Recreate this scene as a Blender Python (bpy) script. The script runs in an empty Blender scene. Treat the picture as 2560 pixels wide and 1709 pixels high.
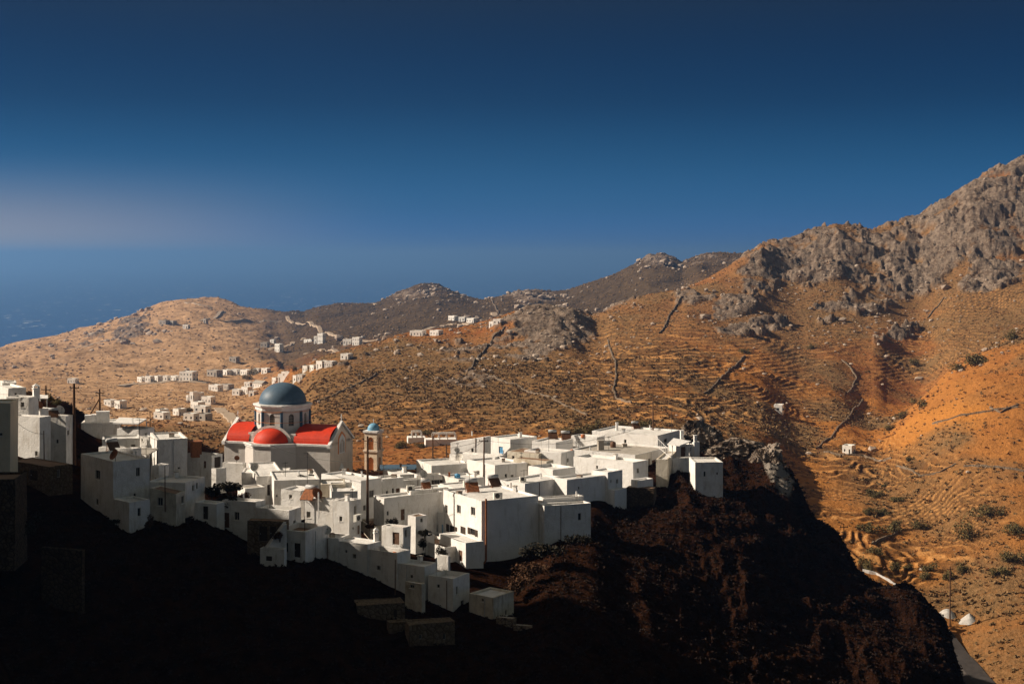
import bpy, math, random
import numpy as np
from mathutils import Vector, Matrix

C = bpy.context.scene.collection
SC = bpy.context.scene
F = 3556.0            # focal length in photo pixels (50 mm on a 36 mm frame, 2560 px wide)
V0 = 640.0            # row of the eye-level horizon

# ------------------------------------------------------------------ camera, sky, sun, exposure
cam_d = bpy.data.cameras.new('camera'); cam = bpy.data.objects.new('camera', cam_d); C.objects.link(cam)
cam_d.lens = 50.0; cam_d.sensor_width = 36.0; cam_d.sensor_fit = 'HORIZONTAL'
cam_d.shift_y = (V0 - 854.5) / 2560.0
cam_d.clip_start = 0.5; cam_d.clip_end = 400000
cam.location = (0, 0, 0); cam.rotation_euler = (math.radians(90), 0, 0)
SC.camera = cam

SUN_EL = math.radians(31.0)
SUN_AZ = math.radians(-4.0)
SUN_V = Vector((-math.cos(SUN_AZ) * math.cos(SUN_EL), -math.sin(SUN_AZ) * math.cos(SUN_EL), math.sin(SUN_EL)))
sun_d = bpy.data.lights.new('sun', 'SUN'); sun = bpy.data.objects.new('sun', sun_d); C.objects.link(sun)
sun_d.energy = 5.0; sun_d.angle = math.radians(0.5); sun_d.color = (1.0, 0.87, 0.71)
sun.rotation_euler = SUN_V.to_track_quat('Z', 'Y').to_euler()

world = bpy.data.worlds.new('World'); SC.world = world; world.use_nodes = True
wn = world.node_tree; wn.nodes.clear()
def N(nt, t, **kw):
    n = nt.nodes.new(t)
    for k, v in kw.items():
        if k.startswith('i_'):
            n.inputs[k[2:].replace('_', ' ')].default_value = v
        else: setattr(n, k, v)
    return n
sky = N(wn, 'ShaderNodeTexSky', sky_type='NISHITA', sun_disc=False)
sky.sun_elevation = SUN_EL
sky.sun_rotation = math.atan2(SUN_V.x, SUN_V.y)
sky.altitude = 250; sky.dust_density = 1.0; sky.ozone_density = 2.5; sky.air_density = 1.0
tc = N(wn, 'ShaderNodeTexCoord'); sx = N(wn, 'ShaderNodeSeparateXYZ')
wn.links.new(tc.outputs['Generated'], sx.inputs[0])
ramp = N(wn, 'ShaderNodeValToRGB'); cr = ramp.color_ramp; cr.interpolation = 'B_SPLINE'
mr = N(wn, 'ShaderNodeMapRange'); mr.inputs['From Min'].default_value = -0.02; mr.inputs['From Max'].default_value = 0.38
wn.links.new(sx.outputs['Z'], mr.inputs['Value']); wn.links.new(mr.outputs[0], ramp.inputs[0])
SKY = [(0.0, (.05, .20, .74)), (.078, (.034, .16, .56)), (.135, (.023, .12, .33)), (.22, (.013, .082, .19)), (.32, (.005, .041, .100)), (.52, (.006, .024, .050)), (.66, (.13,.09,.045)), (1.0, (.70,.44,.215))]
while len(cr.elements) < len(SKY): cr.elements.new(0.5)
for e, (p, c) in zip(cr.elements, SKY): e.position = p; e.color = (*c, 1)
mul = N(wn, 'ShaderNodeMix', data_type='RGBA', blend_type='MULTIPLY'); mul.inputs['Factor'].default_value = 1
wn.links.new(sky.outputs[0], mul.inputs['A']); wn.links.new(ramp.outputs[0], mul.inputs['B'])
gl1 = N(wn, 'ShaderNodeMapRange', interpolation_type='SMOOTHSTEP'); gl1.inputs['From Min'].default_value = -.06; gl1.inputs['From Max'].default_value = -.38; wn.links.new(sx.outputs['X'], gl1.inputs['Value'])
gl2 = N(wn, 'ShaderNodeMapRange', interpolation_type='SMOOTHSTEP'); gl2.inputs['From Min'].default_value = .078; gl2.inputs['From Max'].default_value = -.02; wn.links.new(sx.outputs['Z'], gl2.inputs['Value'])
gl2b = N(wn, 'ShaderNodeMath', operation='POWER'); gl2b.inputs[1].default_value = 1.3; wn.links.new(gl2.outputs[0], gl2b.inputs[0])
gl = N(wn, 'ShaderNodeMath', operation='MULTIPLY'); wn.links.new(gl1.outputs[0], gl.inputs[0]); wn.links.new(gl2b.outputs[0], gl.inputs[1])
glow = N(wn, 'ShaderNodeMix', data_type='RGBA', blend_type='MIX'); glow.inputs['B'].default_value = (2.3, 1.85, 1.5, 1); wn.links.new(gl.outputs[0], glow.inputs['Factor']); wn.links.new(mul.outputs['Result'], glow.inputs['A'])
bg = N(wn, 'ShaderNodeBackground'); bg.inputs['Strength'].default_value = 0.15
wo = N(wn, 'ShaderNodeOutputWorld')
wn.links.new(glow.outputs['Result'], bg.inputs['Color']); wn.links.new(bg.outputs[0], wo.inputs[0])

SC.view_settings.view_transform = 'Standard'; SC.view_settings.look = 'None'
SC.view_settings.exposure = 0.48; SC.view_settings.gamma = 1.0
SC.render.engine = 'CYCLES'
SC.cycles.use_denoising = True
SC.cycles.max_bounces = 5; SC.cycles.diffuse_bounces = 3; SC.cycles.volume_bounces = 0

# ------------------------------------------------------------------ numeric helpers
RNG = np.random.default_rng(7); random.seed(7)
def px(u, v, d): return Vector(((u - 1280) / F * d, d, -(v - V0) / F * d))
def zat(v, d): return -(v - V0) / F * d
def xat(u, d): return (u - 1280) / F * d
def hash2(ix, iy, s=0):
    h = (ix.astype(np.int64) * 374761393 + iy.astype(np.int64) * 668265263 + s * 982451653) & 0xffffffff
    h = ((h ^ (h >> 13)) * 1274126177) & 0xffffffff
    return ((h ^ (h >> 16)) & 0xffff) / 65535.0
def vnoise(x, y, s=0):
    ix = np.floor(x); iy = np.floor(y); fx = x - ix; fy = y - iy
    fx = fx * fx * fx * (fx * (fx * 6 - 15) + 10); fy = fy * fy * fy * (fy * (fy * 6 - 15) + 10)
    a = hash2(ix, iy, s); b = hash2(ix + 1, iy, s); c = hash2(ix, iy + 1, s); d = hash2(ix + 1, iy + 1, s)
    return (a * (1 - fx) + b * fx) * (1 - fy) + (c * (1 - fx) + d * fx) * fy
def fbm(x, y, o=5, s=0, g=.5):
    r = np.zeros_like(x); a = 1.; t = 0.
    for k in range(o):
        r += a * vnoise(x * 2 ** k + 17.3 * k, y * 2 ** k - 9.1 * k, s + k); t += a; a *= g
    return r / t
def ridged(x, y, o=5, s=0, g=.55):
    r = np.zeros_like(x); a = 1.; t = 0.
    for k in range(o):
        n = 1 - np.abs(2 * vnoise(x * 2 ** k + 7.7 * k, y * 2 ** k + 3.3 * k, s + k) - 1); r += a * n * n; t += a; a *= g
    return r / t
def sstep(a, b, x):
    t = np.clip((x - a) / (b - a), 0, 1); return t * t * (3 - 2 * t)
def pchip_slopes(x, y):
    h = np.diff(x, axis=0); dl = np.diff(y, axis=0) / h
    m = np.zeros_like(y)
    w1 = 2 * h[1:] + h[:-1]; w2 = h[1:] + 2 * h[:-1]
    ok = dl[:-1] * dl[1:] > 0
    with np.errstate(all='ignore'):
        mm = (w1 + w2) / (w1 / dl[:-1] + w2 / dl[1:])
    m[1:-1] = np.where(ok, mm, 0); m[0] = dl[0]; m[-1] = dl[-1]
    return m
def pchip(x, y, q):
    m = pchip_slopes(x, y)
    k = np.clip(np.searchsorted(x, q) - 1, 0, len(x) - 2)
    h = x[k + 1] - x[k]; t = (q - x[k]) / h
    return ((2*t**3 - 3*t**2 + 1) * y[k] + (t**3 - 2*t**2 + t) * h * m[k] + (-2*t**3 + 3*t**2) * y[k+1] + (t**3 - t**2) * h * m[k+1])

# ------------------------------------------------------------------ the lie of the land: (distance, row) per column, front to back
K4 = {-400:(180,1290),0:(178,1330),200:(182,1312),400:(185,1312),500:(187,1312),650:(182,1400),760:(181,1408),900:(181,1455),1000:(179,1500),1150:(177,1530),1280:(175,1568),1340:(185,1480),1400:(196,1385),1475:(203,1340),1550:(222,1266),1620:(228,1230),1740:(233,1198),1810:(232,1205),1900:(220,1330),2000:(217,1420),2100:(213,1500),2200:(208,1560),2300:(204,1620),2400:(196,1760),2560:(195,2050)}
K5 = {-400:(255,960),0:(255,975),150:(255,1005),250:(255,1060),400:(255,1090),500:(255,1115),600:(255,1158),900:(255,1184),1100:(255,1177),1300:(255,1156),1500:(255,1135),1650:(258,1112),1750:(262,1106),1830:(255,1112),1880:(249,1131),1920:(245,1137),1960:(241,1171),2000:(237,1230),2030:(234,1300),2070:(231,1340),2110:(228,1370),2150:(225,1430),2200:(222,1460),2290:(218,1480),2340:(214,1530),2370:(210,1600),2400:(205,1709),2450:(203,1850),2560:(203,2100)}
UC =  [-400, 0, 300, 500, 600, 680, 740, 800, 900, 1060, 1240, 1420, 1520, 1640, 1705, 1760, 1890, 2000, 2090, 2180, 2300, 2400, 2560, 3000]
TAB = {
 -400:[(400,1080),(600,1010),(800,980),(1000,960),(1200,940),(1400,930),(1600,920),(1900,900)],
 0:[(400,1060),(550,1020),(750,985),(950,955),(1150,930),(1350,910),(1600,890),(1950,868)],
 300:[(400,1080),(550,1040),(750,1000),(950,960),(1150,925),(1400,880),(1650,835),(2000,795)],
 500:[(400,1090),(550,1050),(750,1000),(950,955),(1150,920),(1400,870),(1700,800),(2000,748)],
 600:[(400,1100),(520,1060),(700,1010),(900,965),(1150,915),(1400,870),(1700,815),(2000,765)],
 680:[(400,1105),(500,1062),(640,1005),(780,965),(1000,925),(1350,880),(1700,825),(2000,775)],
 740:[(400,1110),(480,1060),(560,1000),(610,955),(640,936),(800,972),(1300,880),(1950,783)],
 800:[(400,1115),(470,1040),(540,970),(600,915),(640,895),(820,960),(1250,870),(1900,768)],
 900:[(400,1110),(470,1030),(540,950),(610,885),(660,860),(850,930),(1250,850),(1900,757)],
 1060:[(390,1110),(460,1020),(540,940),(620,870),(680,826),(880,900),(1250,830),(1850,713)],
 1240:[(385,1100),(460,1010),(540,930),(630,850),(700,797),(900,870),(1250,800),(1750,742)],
 1420:[(380,1090),(460,1000),(540,925),(630,850),(700,778),(880,860),(1250,790),(1700,728)],
 1520:[(380,1085),(460,1000),(540,920),(640,845),(720,778),(900,850),(1250,780),(1700,692)],
 1640:[(380,1085),(460,990),(550,900),(650,820),(740,742),(900,820),(1250,740),(1650,643)],
 1705:[(385,1090),(460,990),(550,900),(650,810),(750,728),(900,800),(1250,730),(1650,658)],
 1760:[(390,1100),(460,1000),(560,895),(660,800),(760,706),(900,780),(1250,700),(1650,640)],
 1890:[(400,1130),(470,1020),(570,905),(680,790),(800,650),(950,750),(1250,700),(1600,640)],
 2000:[(390,1230),(460,1085),(580,930),(700,780),(840,605),(1000,720),(1300,700),(1600,690)],
 2090:[(375,1290),(450,1110),(580,940),(700,780),(850,563),(1000,700),(1300,700),(1600,690)],
 2180:[(365,1330),(455,1110),(520,1040),(700,790),(860,573),(1020,700),(1300,700),(1600,690)],
 2300:[(350,1400),(480,1000),(560,1006),(720,780),(870,540),(1050,700),(1300,700),(1600,690)],
 2400:[(340,1430),(500,905),(575,916),(720,745),(880,482),(1060,700),(1300,700),(1600,690)],
 2560:[(330,1450),(520,820),(590,836),(730,705),(920,395),(1100,600),(1400,650),(1700,690)],
 3000:[(330,1450),(560,650),(640,680),(800,500),(1000,200),(1200,500),(1500,650),(1800,690)],
}
SKYLINE = [(-400,900),(0,868),(100,850),(200,825),(300,795),(400,765),(470,751),(500,748),(545,752),(600,765),(650,772),(700,778),(740,784),(760,785),(800,768),(850,758),(940,752),(1000,730),(1050,713),(1100,716),(1150,731),(1200,743),(1240,742),(1300,730),(1340,727),(1380,733),(1420,728),(1480,706),(1560,680),(1600,660),(1620,650),(1640,644),(1660,643),(1680,647),(1705,658),(1730,646),(1760,640),(1820,635),(1890,634)]
NEAR = [(740,936),(800,895),(850,878),(900,861),(960,848),(1000,836),(1060,826),(1150,815),(1240,795),(1280,785),(1310,777),(1350,774),(1400,778),(1440,787),(1480,790),(1520,779),(1600,752),(1640,742),(1700,730),(1760,706),(1820,678),(1890,633),(1905,622),(1950,620),(2000,605),(2040,585),(2090,563),(2130,567),(2180,573),(2230,560),(2300,540),(2340,515),(2400,480),(2450,445),(2500,420),(2560,395)]
def col_curve(tab, uq):
    us = np.array(sorted(tab), float)
    d = np.array([tab[int(u)][0] for u in us], float); v = np.array([tab[int(u)][1] for u in us], float)
    uqc = np.clip(uq, us[0], us[-1])
    return pchip(us, d, uqc), pchip(us, v, uqc)
def layers(uq):
    L = []
    n = len(uq); one = np.ones(n)
    L.append((one * 3, one * -1.7)); L.append((one * 70, one * -46)); L.append((one * 128, one * -66))
    d3 = np.interp(uq, [1300, 1500, 1800, 2200, 2400, 2560, 3000], [150, 160, 178, 188, 190, 188, 188]); v3 = np.interp(uq, [1300, 1500, 1800, 2200, 2350, 2560, 3000], [1765, 1730, 1730, 1730, 1760, 2150, 2300])
    d3 = np.where(uq < 1200, 150., d3)
    L.append((d3, -(v3 - V0) / F * d3))
    for tab in (K4, K5):
        d, v = col_curve(tab, uq); L.append((d, -(v - V0) / F * d))
    d6 = np.interp(uq, [-400, 1700, 1900, 2560], [320, 325, 300, 272]); v6 = np.interp(uq, [-400, 0, 600, 1700, 1900, 2200, 2400, 2560], [1120, 1120, 1290, 1300, 1480, 1620, 1800, 1790])
    L.append((d6, -(v6 - V0) / F * d6))
    for k in range(8):
        d, v = col_curve({u: TAB[u][k] for u in UC}, uq)
        if k == 4:
            m = (uq > 740) & (uq < 2560); v = np.where(m, np.interp(uq, *zip(*NEAR)), v)
        if k == 7:
            m = uq < 1890; v = np.where(m, np.interp(uq, *zip(*SKYLINE)), v)
        L.append((d, -(v - V0) / F * d))
    dl, zl = L[-1]
    L.append((dl + 700, one * -275)); L.append((dl + 2600, one * -330))
    return np.array([a for a, b in L]), np.array([b for a, b in L])

uo = np.concatenate([np.geomspace(8200, 150, 60)[:-1] * -1 - 0, np.arange(-150, 2712, 2.6), np.geomspace(2720, 9500, 50)])
def geo(a, b, r):
    n = int(math.log(b / a) / r); return np.geomspace(a, b, n, endpoint=False)
do = np.concatenate([geo(3, 60, .12), geo(60, 150, .03), geo(150, 262, .0032), geo(262, 330, .008), geo(330, 1000, .0026), geo(1000, 2050, .0036), geo(2050, 4300, .03), [4300]])
NU, ND = len(uo), len(do)
ucl = np.clip(uo, -400, 3000)
LD, LZ = layers(ucl)
Z = np.zeros((ND, NU))
M = pchip_slopes(LD, LZ)
for i in range(NU):
    x = LD[:, i]; y = LZ[:, i]; m = M[:, i]
    q = np.clip(do, x[0], x[-1])
    k = np.clip(np.searchsorted(x, q) - 1, 0, len(x) - 2); h = x[k+1] - x[k]; t = (q - x[k]) / h
    Z[:, i] = ((2*t**3 - 3*t**2 + 1) * y[k] + (t**3 - 2*t**2 + t) * h * m[k] + (-2*t**3 + 3*t**2) * y[k+1] + (t**3 - t**2) * h * m[k+1])
Y = np.repeat(do[:, None], NU, 1); UU = np.repeat(uo[None, :], ND, 0); X = (UU - 1280) / F * Y
# unseen hill off the left, its crest shaped to shade town and slope
rc = np.array([(222,-40),(212,-10),(207,6),(204.5,13),(201,19),(197,21),(193.5,25),(191,33),(186,46),(176,60),(150,70),(90,78),(60,76),(30,60)], float)[::-1]
rz = np.interp(Y, rc[:, 0], rc[:, 1]); rxx = -116 + 8 * np.sin(Y / 17.)
hill = rz - 1.95 * np.abs(X - rxx) - np.where(X < rxx, 0.0, 0.0)
hill = hill - np.clip(Y - 212, 0, 999) * 2 - np.clip(32 - Y, 0, 99) * 3
hill += 3 * (fbm(X / 9, Y / 9, 4, 50) - .5)
kk = 3.0
Zb = Z.copy()
Z = np.maximum(Z, hill) + kk * np.exp(-np.abs(Z - hill) / kk) * .3 * (np.abs(X - rxx) < 120)
VV = V0 - F * Z / Y                               # where each ground point falls, used only to place the kinds of ground and the painted haze
# ---- masks
def ell(cx, cy, rx, ry, rot=0, d0=0, d1=1e9, soft=.35):
    a = math.radians(rot); du = UU - cx; dv = VV - cy
    p = (du * math.cos(a) + dv * math.sin(a)) / rx; q = (-du * math.sin(a) + dv * math.cos(a)) / ry
    r = np.sqrt(p * p + q * q)
    return sstep(1 + soft, 1 - soft, r) * (Y > d0) * (Y < d1)
far = sstep(1000, 1250, Y)
nz1 = fbm(X / 60, Y / 60, 5, 3); nz2 = fbm(X / 14, Y / 14, 4, 9); nz3 = fbm(X / 3.5, Y / 3.5, 3, 21)
ROCK = [(1370,815,110,54,8,560,800,1.25),(1300,850,95,55,20,520,760,.95),(1180,870,110,38,-5,520,760,.75),(1050,858,70,22,-8,520,760,.5),(890,905,60,22,-20,520,700,.55),
 (1945,665,110,50,-18,600,1000,1.),(2080,640,150,70,-10,600,1000,1.),(2290,640,190,95,-25,620,1000,1.),(2480,545,150,120,-30,620,1100,1.),(2540,430,130,60,-30,700,1300,1.),(2330,560,120,50,-30,700,1200,1.),(2480,690,95,45,-20,620,900,.9),(2180,745,110,40,-15,600,900,.8),
 (1890,820,95,24,-12,500,800,1.),(1850,760,80,38,-20,600,900,.8),(1740,745,60,22,-10,600,900,.6),(2040,790,90,30,-20,560,900,.75),(2240,850,70,18,-20,560,900,.5),(1450,780,60,14,5,600,900,.5),(1560,770,60,14,-12,600,900,.55),
 (1150,945,120,20,5,440,620,.7),(330,820,55,30,-30,1400,2100,.8),(230,845,50,10,-20,1400,2100,.6),(1040,735,70,16,0,1500,2000,.7),(1330,745,70,20,0,1400,2000,.7),(1650,655,45,14,0,1400,1900,.9),(1780,650,90,12,0,1400,1900,.6),
 (1945,1190,22,60,-35,225,262,.62),(1770,1110,60,16,0,245,262,.9),(2470,840,80,18,-25,480,560,.4),(2330,1010,40,14,-40,430,520,.5)]
rock = np.zeros_like(Z)
for e in ROCK: rock = np.maximum(rock, e[7] * ell(*e[:7]))
rock = sstep(.50, .64, rock * .66 + .85 * (nz2 - .42) + .35 * (nz1 - .4) + .35 * (nz3 - .5)) * (rock > .02)
terr = np.zeros_like(Z)
for e in [(1700,960,330,110,5,400,700,1.),(2200,1290,290,190,0,280,470,1.),(1150,1060,330,50,3,380,480,.7),(2330,890,150,60,-20,520,700,.8),(1600,870,200,60,0,480,700,.7),(2100,1140,200,40,0,380,480,1.),(2450,760,120,30,-10,560,760,.7),(500,830,180,30,0,1300,1900,.6),(2000,870,200,60,-8,500,700,.5)]:
    terr = np.maximum(terr, e[7] * ell(*e[:7]))
terr *= (1 - rock)
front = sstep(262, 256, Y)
plateau = front * sstep(LD[4][None, :] + 1, LD[4][None, :] + 9, Y) * sstep(1700, 1560, UU)
# ---- relief
rel = 9 * (nz1 - .5) * sstep(330, 480, Y) * (1 - .0 * far) + 1.5 * (nz2 - .5) * (1 - .85 * plateau) + .5 * (nz3 - .5) * (1 - .7 * plateau)
rel *= 1 + .8 * far
cliff = front * sstep(1500, 1850, UU) * (Y > 150)
rel += 4.0 * ell(1350,815,110,60,5,560,760,.7) - 3. * ell(1480,840,40,50,0,560,760,.6)
rel += cliff * (4.5 * (ridged(X / 11, Z / 9 + Y / 13, 5, 77) - .5))
slope_f = front * (1 - plateau) * (UU < 1700)
rel += slope_f * 1.3 * (ridged(X / 9, Y / 7, 4, 31) - .5)
rr = ridged(X / 26 + nz2, Y / 20, 5, 40, .62); r2 = ridged(X / 7, Y / 6, 4, 60, .6)
big = sstep(1750, 1950, UU) * (Y > 500)
rel += rock * ((3.6 + 4.5 * big) * (.55 - rr) + (1.3 + .7 * big) * (.55 - r2) + .9 * (nz3 - .5)) * np.where(Y < 262, .25, 1) * (1 + .6 * far)
# keep the crest lines where the photograph shows them
step = 1.05 + .3 * (nz1 - .5); zz = Z + 1.3 * (fbm(X / 40, Y / 40, 2, 90) - .5) * 2
fr = zz / step - np.floor(zz / step); tq = np.floor(zz / step) + sstep(.62, 1.0, fr)
brk = sstep(.30, .42, fbm(X / 22 + 40, Y / 9, 3, 91))
terr = terr * brk
Z = Z + rel + terr * .8 * (tq * step - zz)
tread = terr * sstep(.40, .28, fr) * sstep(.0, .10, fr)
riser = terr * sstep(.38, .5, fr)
Z[:6] = Zb[:6]
scrub = np.clip(sstep(.40, .66, fbm(X / 30, Y / 30, 5, 120)) + .55 * far, 0, 1)
for e in [(1230,960,420,110,4,400,660,1.),(950,980,260,90,0,380,600,.95),(1480,880,200,110,0,450,740,.9),(1700,790,260,60,-10,560,900,.6),(2150,680,420,170,-20,600,1100,.85),(2300,1250,220,80,20,300,460,.8),(2480,1440,120,60,0,280,420,.9),(1100,790,300,60,0,1100,2000,1.),(1550,710,200,60,-10,1000,1800,1.),(600,800,200,60,0,1200,2100,1.),(2450,720,150,60,-20,580,900,.9),(2150,800,220,50,-10,560,900,.7),(2450,1170,150,30,5,350,460,.6),(2430,1500,150,55,0,270,400,.95),(2520,1640,160,80,0,255,340,.7),(2300,1200,260,60,15,320,440,.6)]:
    scrub = np.maximum(scrub, e[7] * ell(*e[:7]))
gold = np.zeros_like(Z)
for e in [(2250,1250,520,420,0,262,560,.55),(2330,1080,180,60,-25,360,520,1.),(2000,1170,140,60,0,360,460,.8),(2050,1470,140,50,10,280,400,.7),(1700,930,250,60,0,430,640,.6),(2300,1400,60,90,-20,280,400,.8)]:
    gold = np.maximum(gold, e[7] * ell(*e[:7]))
VV2 = V0 - F * Z / Y

def ground_v(u, v, dmin=262., dmax=1e9):
    """first ground point behind dmin that the camera sees in column u at row v -> world point"""
    f = (u - uo[0]); i = int(np.clip(np.searchsorted(uo, u) - 1, 0, NU - 2)); t = (u - uo[i]) / (uo[i+1] - uo[i])
    vv = VV2[:, i] * (1 - t) + VV2[:, i+1] * t
    j0 = int(np.searchsorted(do, dmin)); j = j0; best = None
    while j < ND - 1 and do[j] < dmax:
        if vv[j + 1] <= v: break
        j += 1
    if j >= ND - 1 or do[j] >= dmax:
        j = j0 + int(np.argmin(np.abs(vv[j0:int(np.searchsorted(do, min(dmax, 3000)))] - v)))
        d = do[j]
    else:
        a, b = vv[j], vv[j+1]; s = 0 if a == b else (a - v) / (a - b); d = do[j] + np.clip(s, 0, 1) * (do[j+1] - do[j])
    x = xat(u, d); return Vector((x, d, ground_z(x, d)))
def ground_z(x, y):
    u = 1280 + F * x / y; i = int(np.clip(np.searchsorted(uo, u) - 1, 0, NU - 2)); j = int(np.clip(np.searchsorted(do, y) - 1, 0, ND - 2))
    s = min(max((u - uo[i]) / (uo[i+1] - uo[i]), 0), 1); t = min(max((y - do[j]) / (do[j+1] - do[j]), 0), 1)
    return float((Z[j, i] * (1-s) + Z[j, i+1] * s) * (1-t) + (Z[j+1, i] * (1-s) + Z[j+1, i+1] * s) * t)

def mesh_np(name, verts, faces, mat=None, smooth=False, attrs=None):
    """verts (n,3), faces (m,k) arrays -> mesh object"""
    me = bpy.data.meshes.new(name); k = faces.shape[1]
    me.vertices.add(len(verts)); me.vertices.foreach_set('co', verts.astype(np.float32).ravel())
    me.loops.add(faces.size); me.loops.foreach_set('vertex_index', faces.astype(np.int32).ravel())
    me.polygons.add(len(faces)); me.polygons.foreach_set('loop_start', np.arange(0, faces.size, k, dtype=np.int32))
    try: me.polygons.foreach_set('loop_total', np.full(len(faces), k, dtype=np.int32))
    except Exception: pass
    me.update(calc_edges=True)
    me.polygons.foreach_set('use_smooth', np.full(len(faces), smooth, dtype=bool))
    for an, arr in (attrs or {}).items():
        at = me.attributes.new(an, 'FLOAT', 'POINT'); at.data.foreach_set('value', arr.astype(np.float32).ravel())
    if mat: me.materials.append(mat)
    me.validate(); o = bpy.data.objects.new(name, me); C.objects.link(o); return o

# ------------------------------------------------------------------ materials
def newmat(name, rough=.9):
    m = bpy.data.materials.new(name); m.use_nodes = True; nt = m.node_tree
    b = nt.nodes['Principled BSDF']; b.inputs['Roughness'].default_value = rough
    if 'Specular IOR Level' in b.inputs: b.inputs['Specular IOR Level'].default_value = .25
    return m, nt, b
def nmix(nt, a, b, fac, mode='MIX'):
    n = N(nt, 'ShaderNodeMix', data_type='RGBA', blend_type=mode)
    for s, val in (('A', a), ('B', b), ('Factor', fac)):
        if isinstance(val, (tuple, list)): n.inputs[s].default_value = (*val, 1) if len(val) == 3 else val
        elif isinstance(val, (int, float)): n.inputs[s].default_value = val
        else: nt.links.new(val, n.inputs[s])
    return n.outputs['Result']
def nnoise(nt, scale, detail=4, rough=.6, vec=None, dist=0.):
    n = N(nt, 'ShaderNodeTexNoise'); n.inputs['Scale'].default_value = scale; n.inputs['Detail'].default_value = detail
    n.inputs['Roughness'].default_value = rough; n.inputs['Distortion'].default_value = dist
    if vec is None:
        tcn = N(nt, 'ShaderNodeTexCoord'); vec = tcn.outputs['Object']
    nt.links.new(vec, n.inputs['Vector']); return n.outputs['Fac']
def nrange(nt, val, a, b, c=0., d=1.):
    n = N(nt, 'ShaderNodeMapRange'); nt.links.new(val, n.inputs['Value'])
    n.inputs['From Min'].default_value = a; n.inputs['From Max'].default_value = b
    n.inputs['To Min'].default_value = c; n.inputs['To Max'].default_value = d; return n.outputs[0]
def nattr(nt, name):
    n = N(nt, 'ShaderNodeAttribute'); n.attribute_name = name; return n.outputs['Fac']
def nmath(nt, op, a, b=0.):
    n = N(nt, 'ShaderNodeMath', operation=op)
    for i, v in enumerate((a, b)):
        if isinstance(v, (int, float)): n.inputs[i].default_value = v
        else: nt.links.new(v, n.inputs[i])
    return n.outputs[0]
def nbump(nt, b, h, strength=.4, dist=.3):
    n = N(nt, 'ShaderNodeBump'); n.inputs['Strength'].default_value = strength; n.inputs['Distance'].default_value = dist
    nt.links.new(h, n.inputs['Height']); nt.links.new(n.outputs[0], b.inputs['Normal'])

gm, nt, b = newmat('hillside_earth', 1.)
b.inputs['Specular IOR Level'].default_value = 0.
g_dry = nmix(nt, (.27, .098, .034), (.39, .175, .058), nrange(nt, nnoise(nt, .09, 5), .35, .65))
g_dry = nmix(nt, g_dry, (.16, .068, .026), nrange(nt, nnoise(nt, .6, 5, .7), .48, .62))
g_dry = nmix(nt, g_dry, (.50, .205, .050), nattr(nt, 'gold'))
scr = nmix(nt, (.16, .098, .045), (.28, .165, .078), nrange(nt, nnoise(nt, .8, 4, .7), .4, .62))
sf = nmath(nt, 'MULTIPLY', nattr(nt, 'scrub'), nrange(nt, nnoise(nt, .35, 6, .8), .33, .5, .45, 1.))
col = nmix(nt, g_dry, scr, sf)
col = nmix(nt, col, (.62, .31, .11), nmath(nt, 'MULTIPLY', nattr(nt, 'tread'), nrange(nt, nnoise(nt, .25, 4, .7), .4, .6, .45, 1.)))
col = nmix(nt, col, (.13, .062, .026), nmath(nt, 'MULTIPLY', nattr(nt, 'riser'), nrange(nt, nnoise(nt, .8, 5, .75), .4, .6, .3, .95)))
fm = nmix(nt, col, nmix(nt, (.050, .036, .022), (.085, .060, .036), nrange(nt, nnoise(nt, .12, 6, .75), .4, .6)), nmath(nt, 'MULTIPLY', nattr(nt, 'far'), .92))  # far hills: cloud shade put into a darker scrub colour
rk = nmix(nt, (.13, .092, .066), (.30, .23, .175), nrange(nt, nnoise(nt, .45, 6, .7), .35, .65))
rk = nmix(nt, rk, (.075, .045, .026), nrange(nt, nnoise(nt, .14, 6, .75, dist=.8), .52, .62))
fm = nmix(nt, fm, nmix(nt, (.58, .36, .20), (.34, .20, .10), nrange(nt, nnoise(nt, .08, 6, .75), .42, .62)), nmath(nt, 'MULTIPLY', nattr(nt, 'pale'), .92))  # tan stands in for bright haze over the left hills and village ground
col = nmix(nt, fm, rk, nattr(nt, 'rock'))
fe = nmix(nt, (.010, .0046, .0027), (.036, .0155, .0085), nrange(nt, nnoise(nt, .5, 5, .7), .35, .65))  # dark earth that also carries part of the front slope's shade
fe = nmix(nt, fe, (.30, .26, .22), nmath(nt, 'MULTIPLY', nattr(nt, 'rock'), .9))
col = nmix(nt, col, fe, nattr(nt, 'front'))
nt.links.new(col, b.inputs['Base Color'])
hh = nmath(nt, 'ADD', nnoise(nt, .9, 6, .7), nnoise(nt, .2, 5, .6))
nbump(nt, b, hh, .9, 1.1)
MAT_GROUND = gm

idx = (np.arange(ND - 1)[:, None] * NU + np.arange(NU - 1)[None, :]).ravel()
faces = np.stack([idx, idx + 1, idx + NU + 1, idx + NU], 1)
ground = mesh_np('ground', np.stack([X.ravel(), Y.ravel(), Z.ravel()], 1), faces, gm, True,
    dict(rock=rock, tread=tread, riser=riser, scrub=scrub, gold=gold, far=far * .95, pale=np.maximum(far * np.clip(sstep(600, 80, UU) + sstep(820, 940, VV) * sstep(800, 560, UU), 0, 1), sstep(380, 520, Y) * sstep(740, 560, UU)), front=front))  # pale: haze glow painted into the ground towards the left
ground['kind'] = 'structure'

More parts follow.
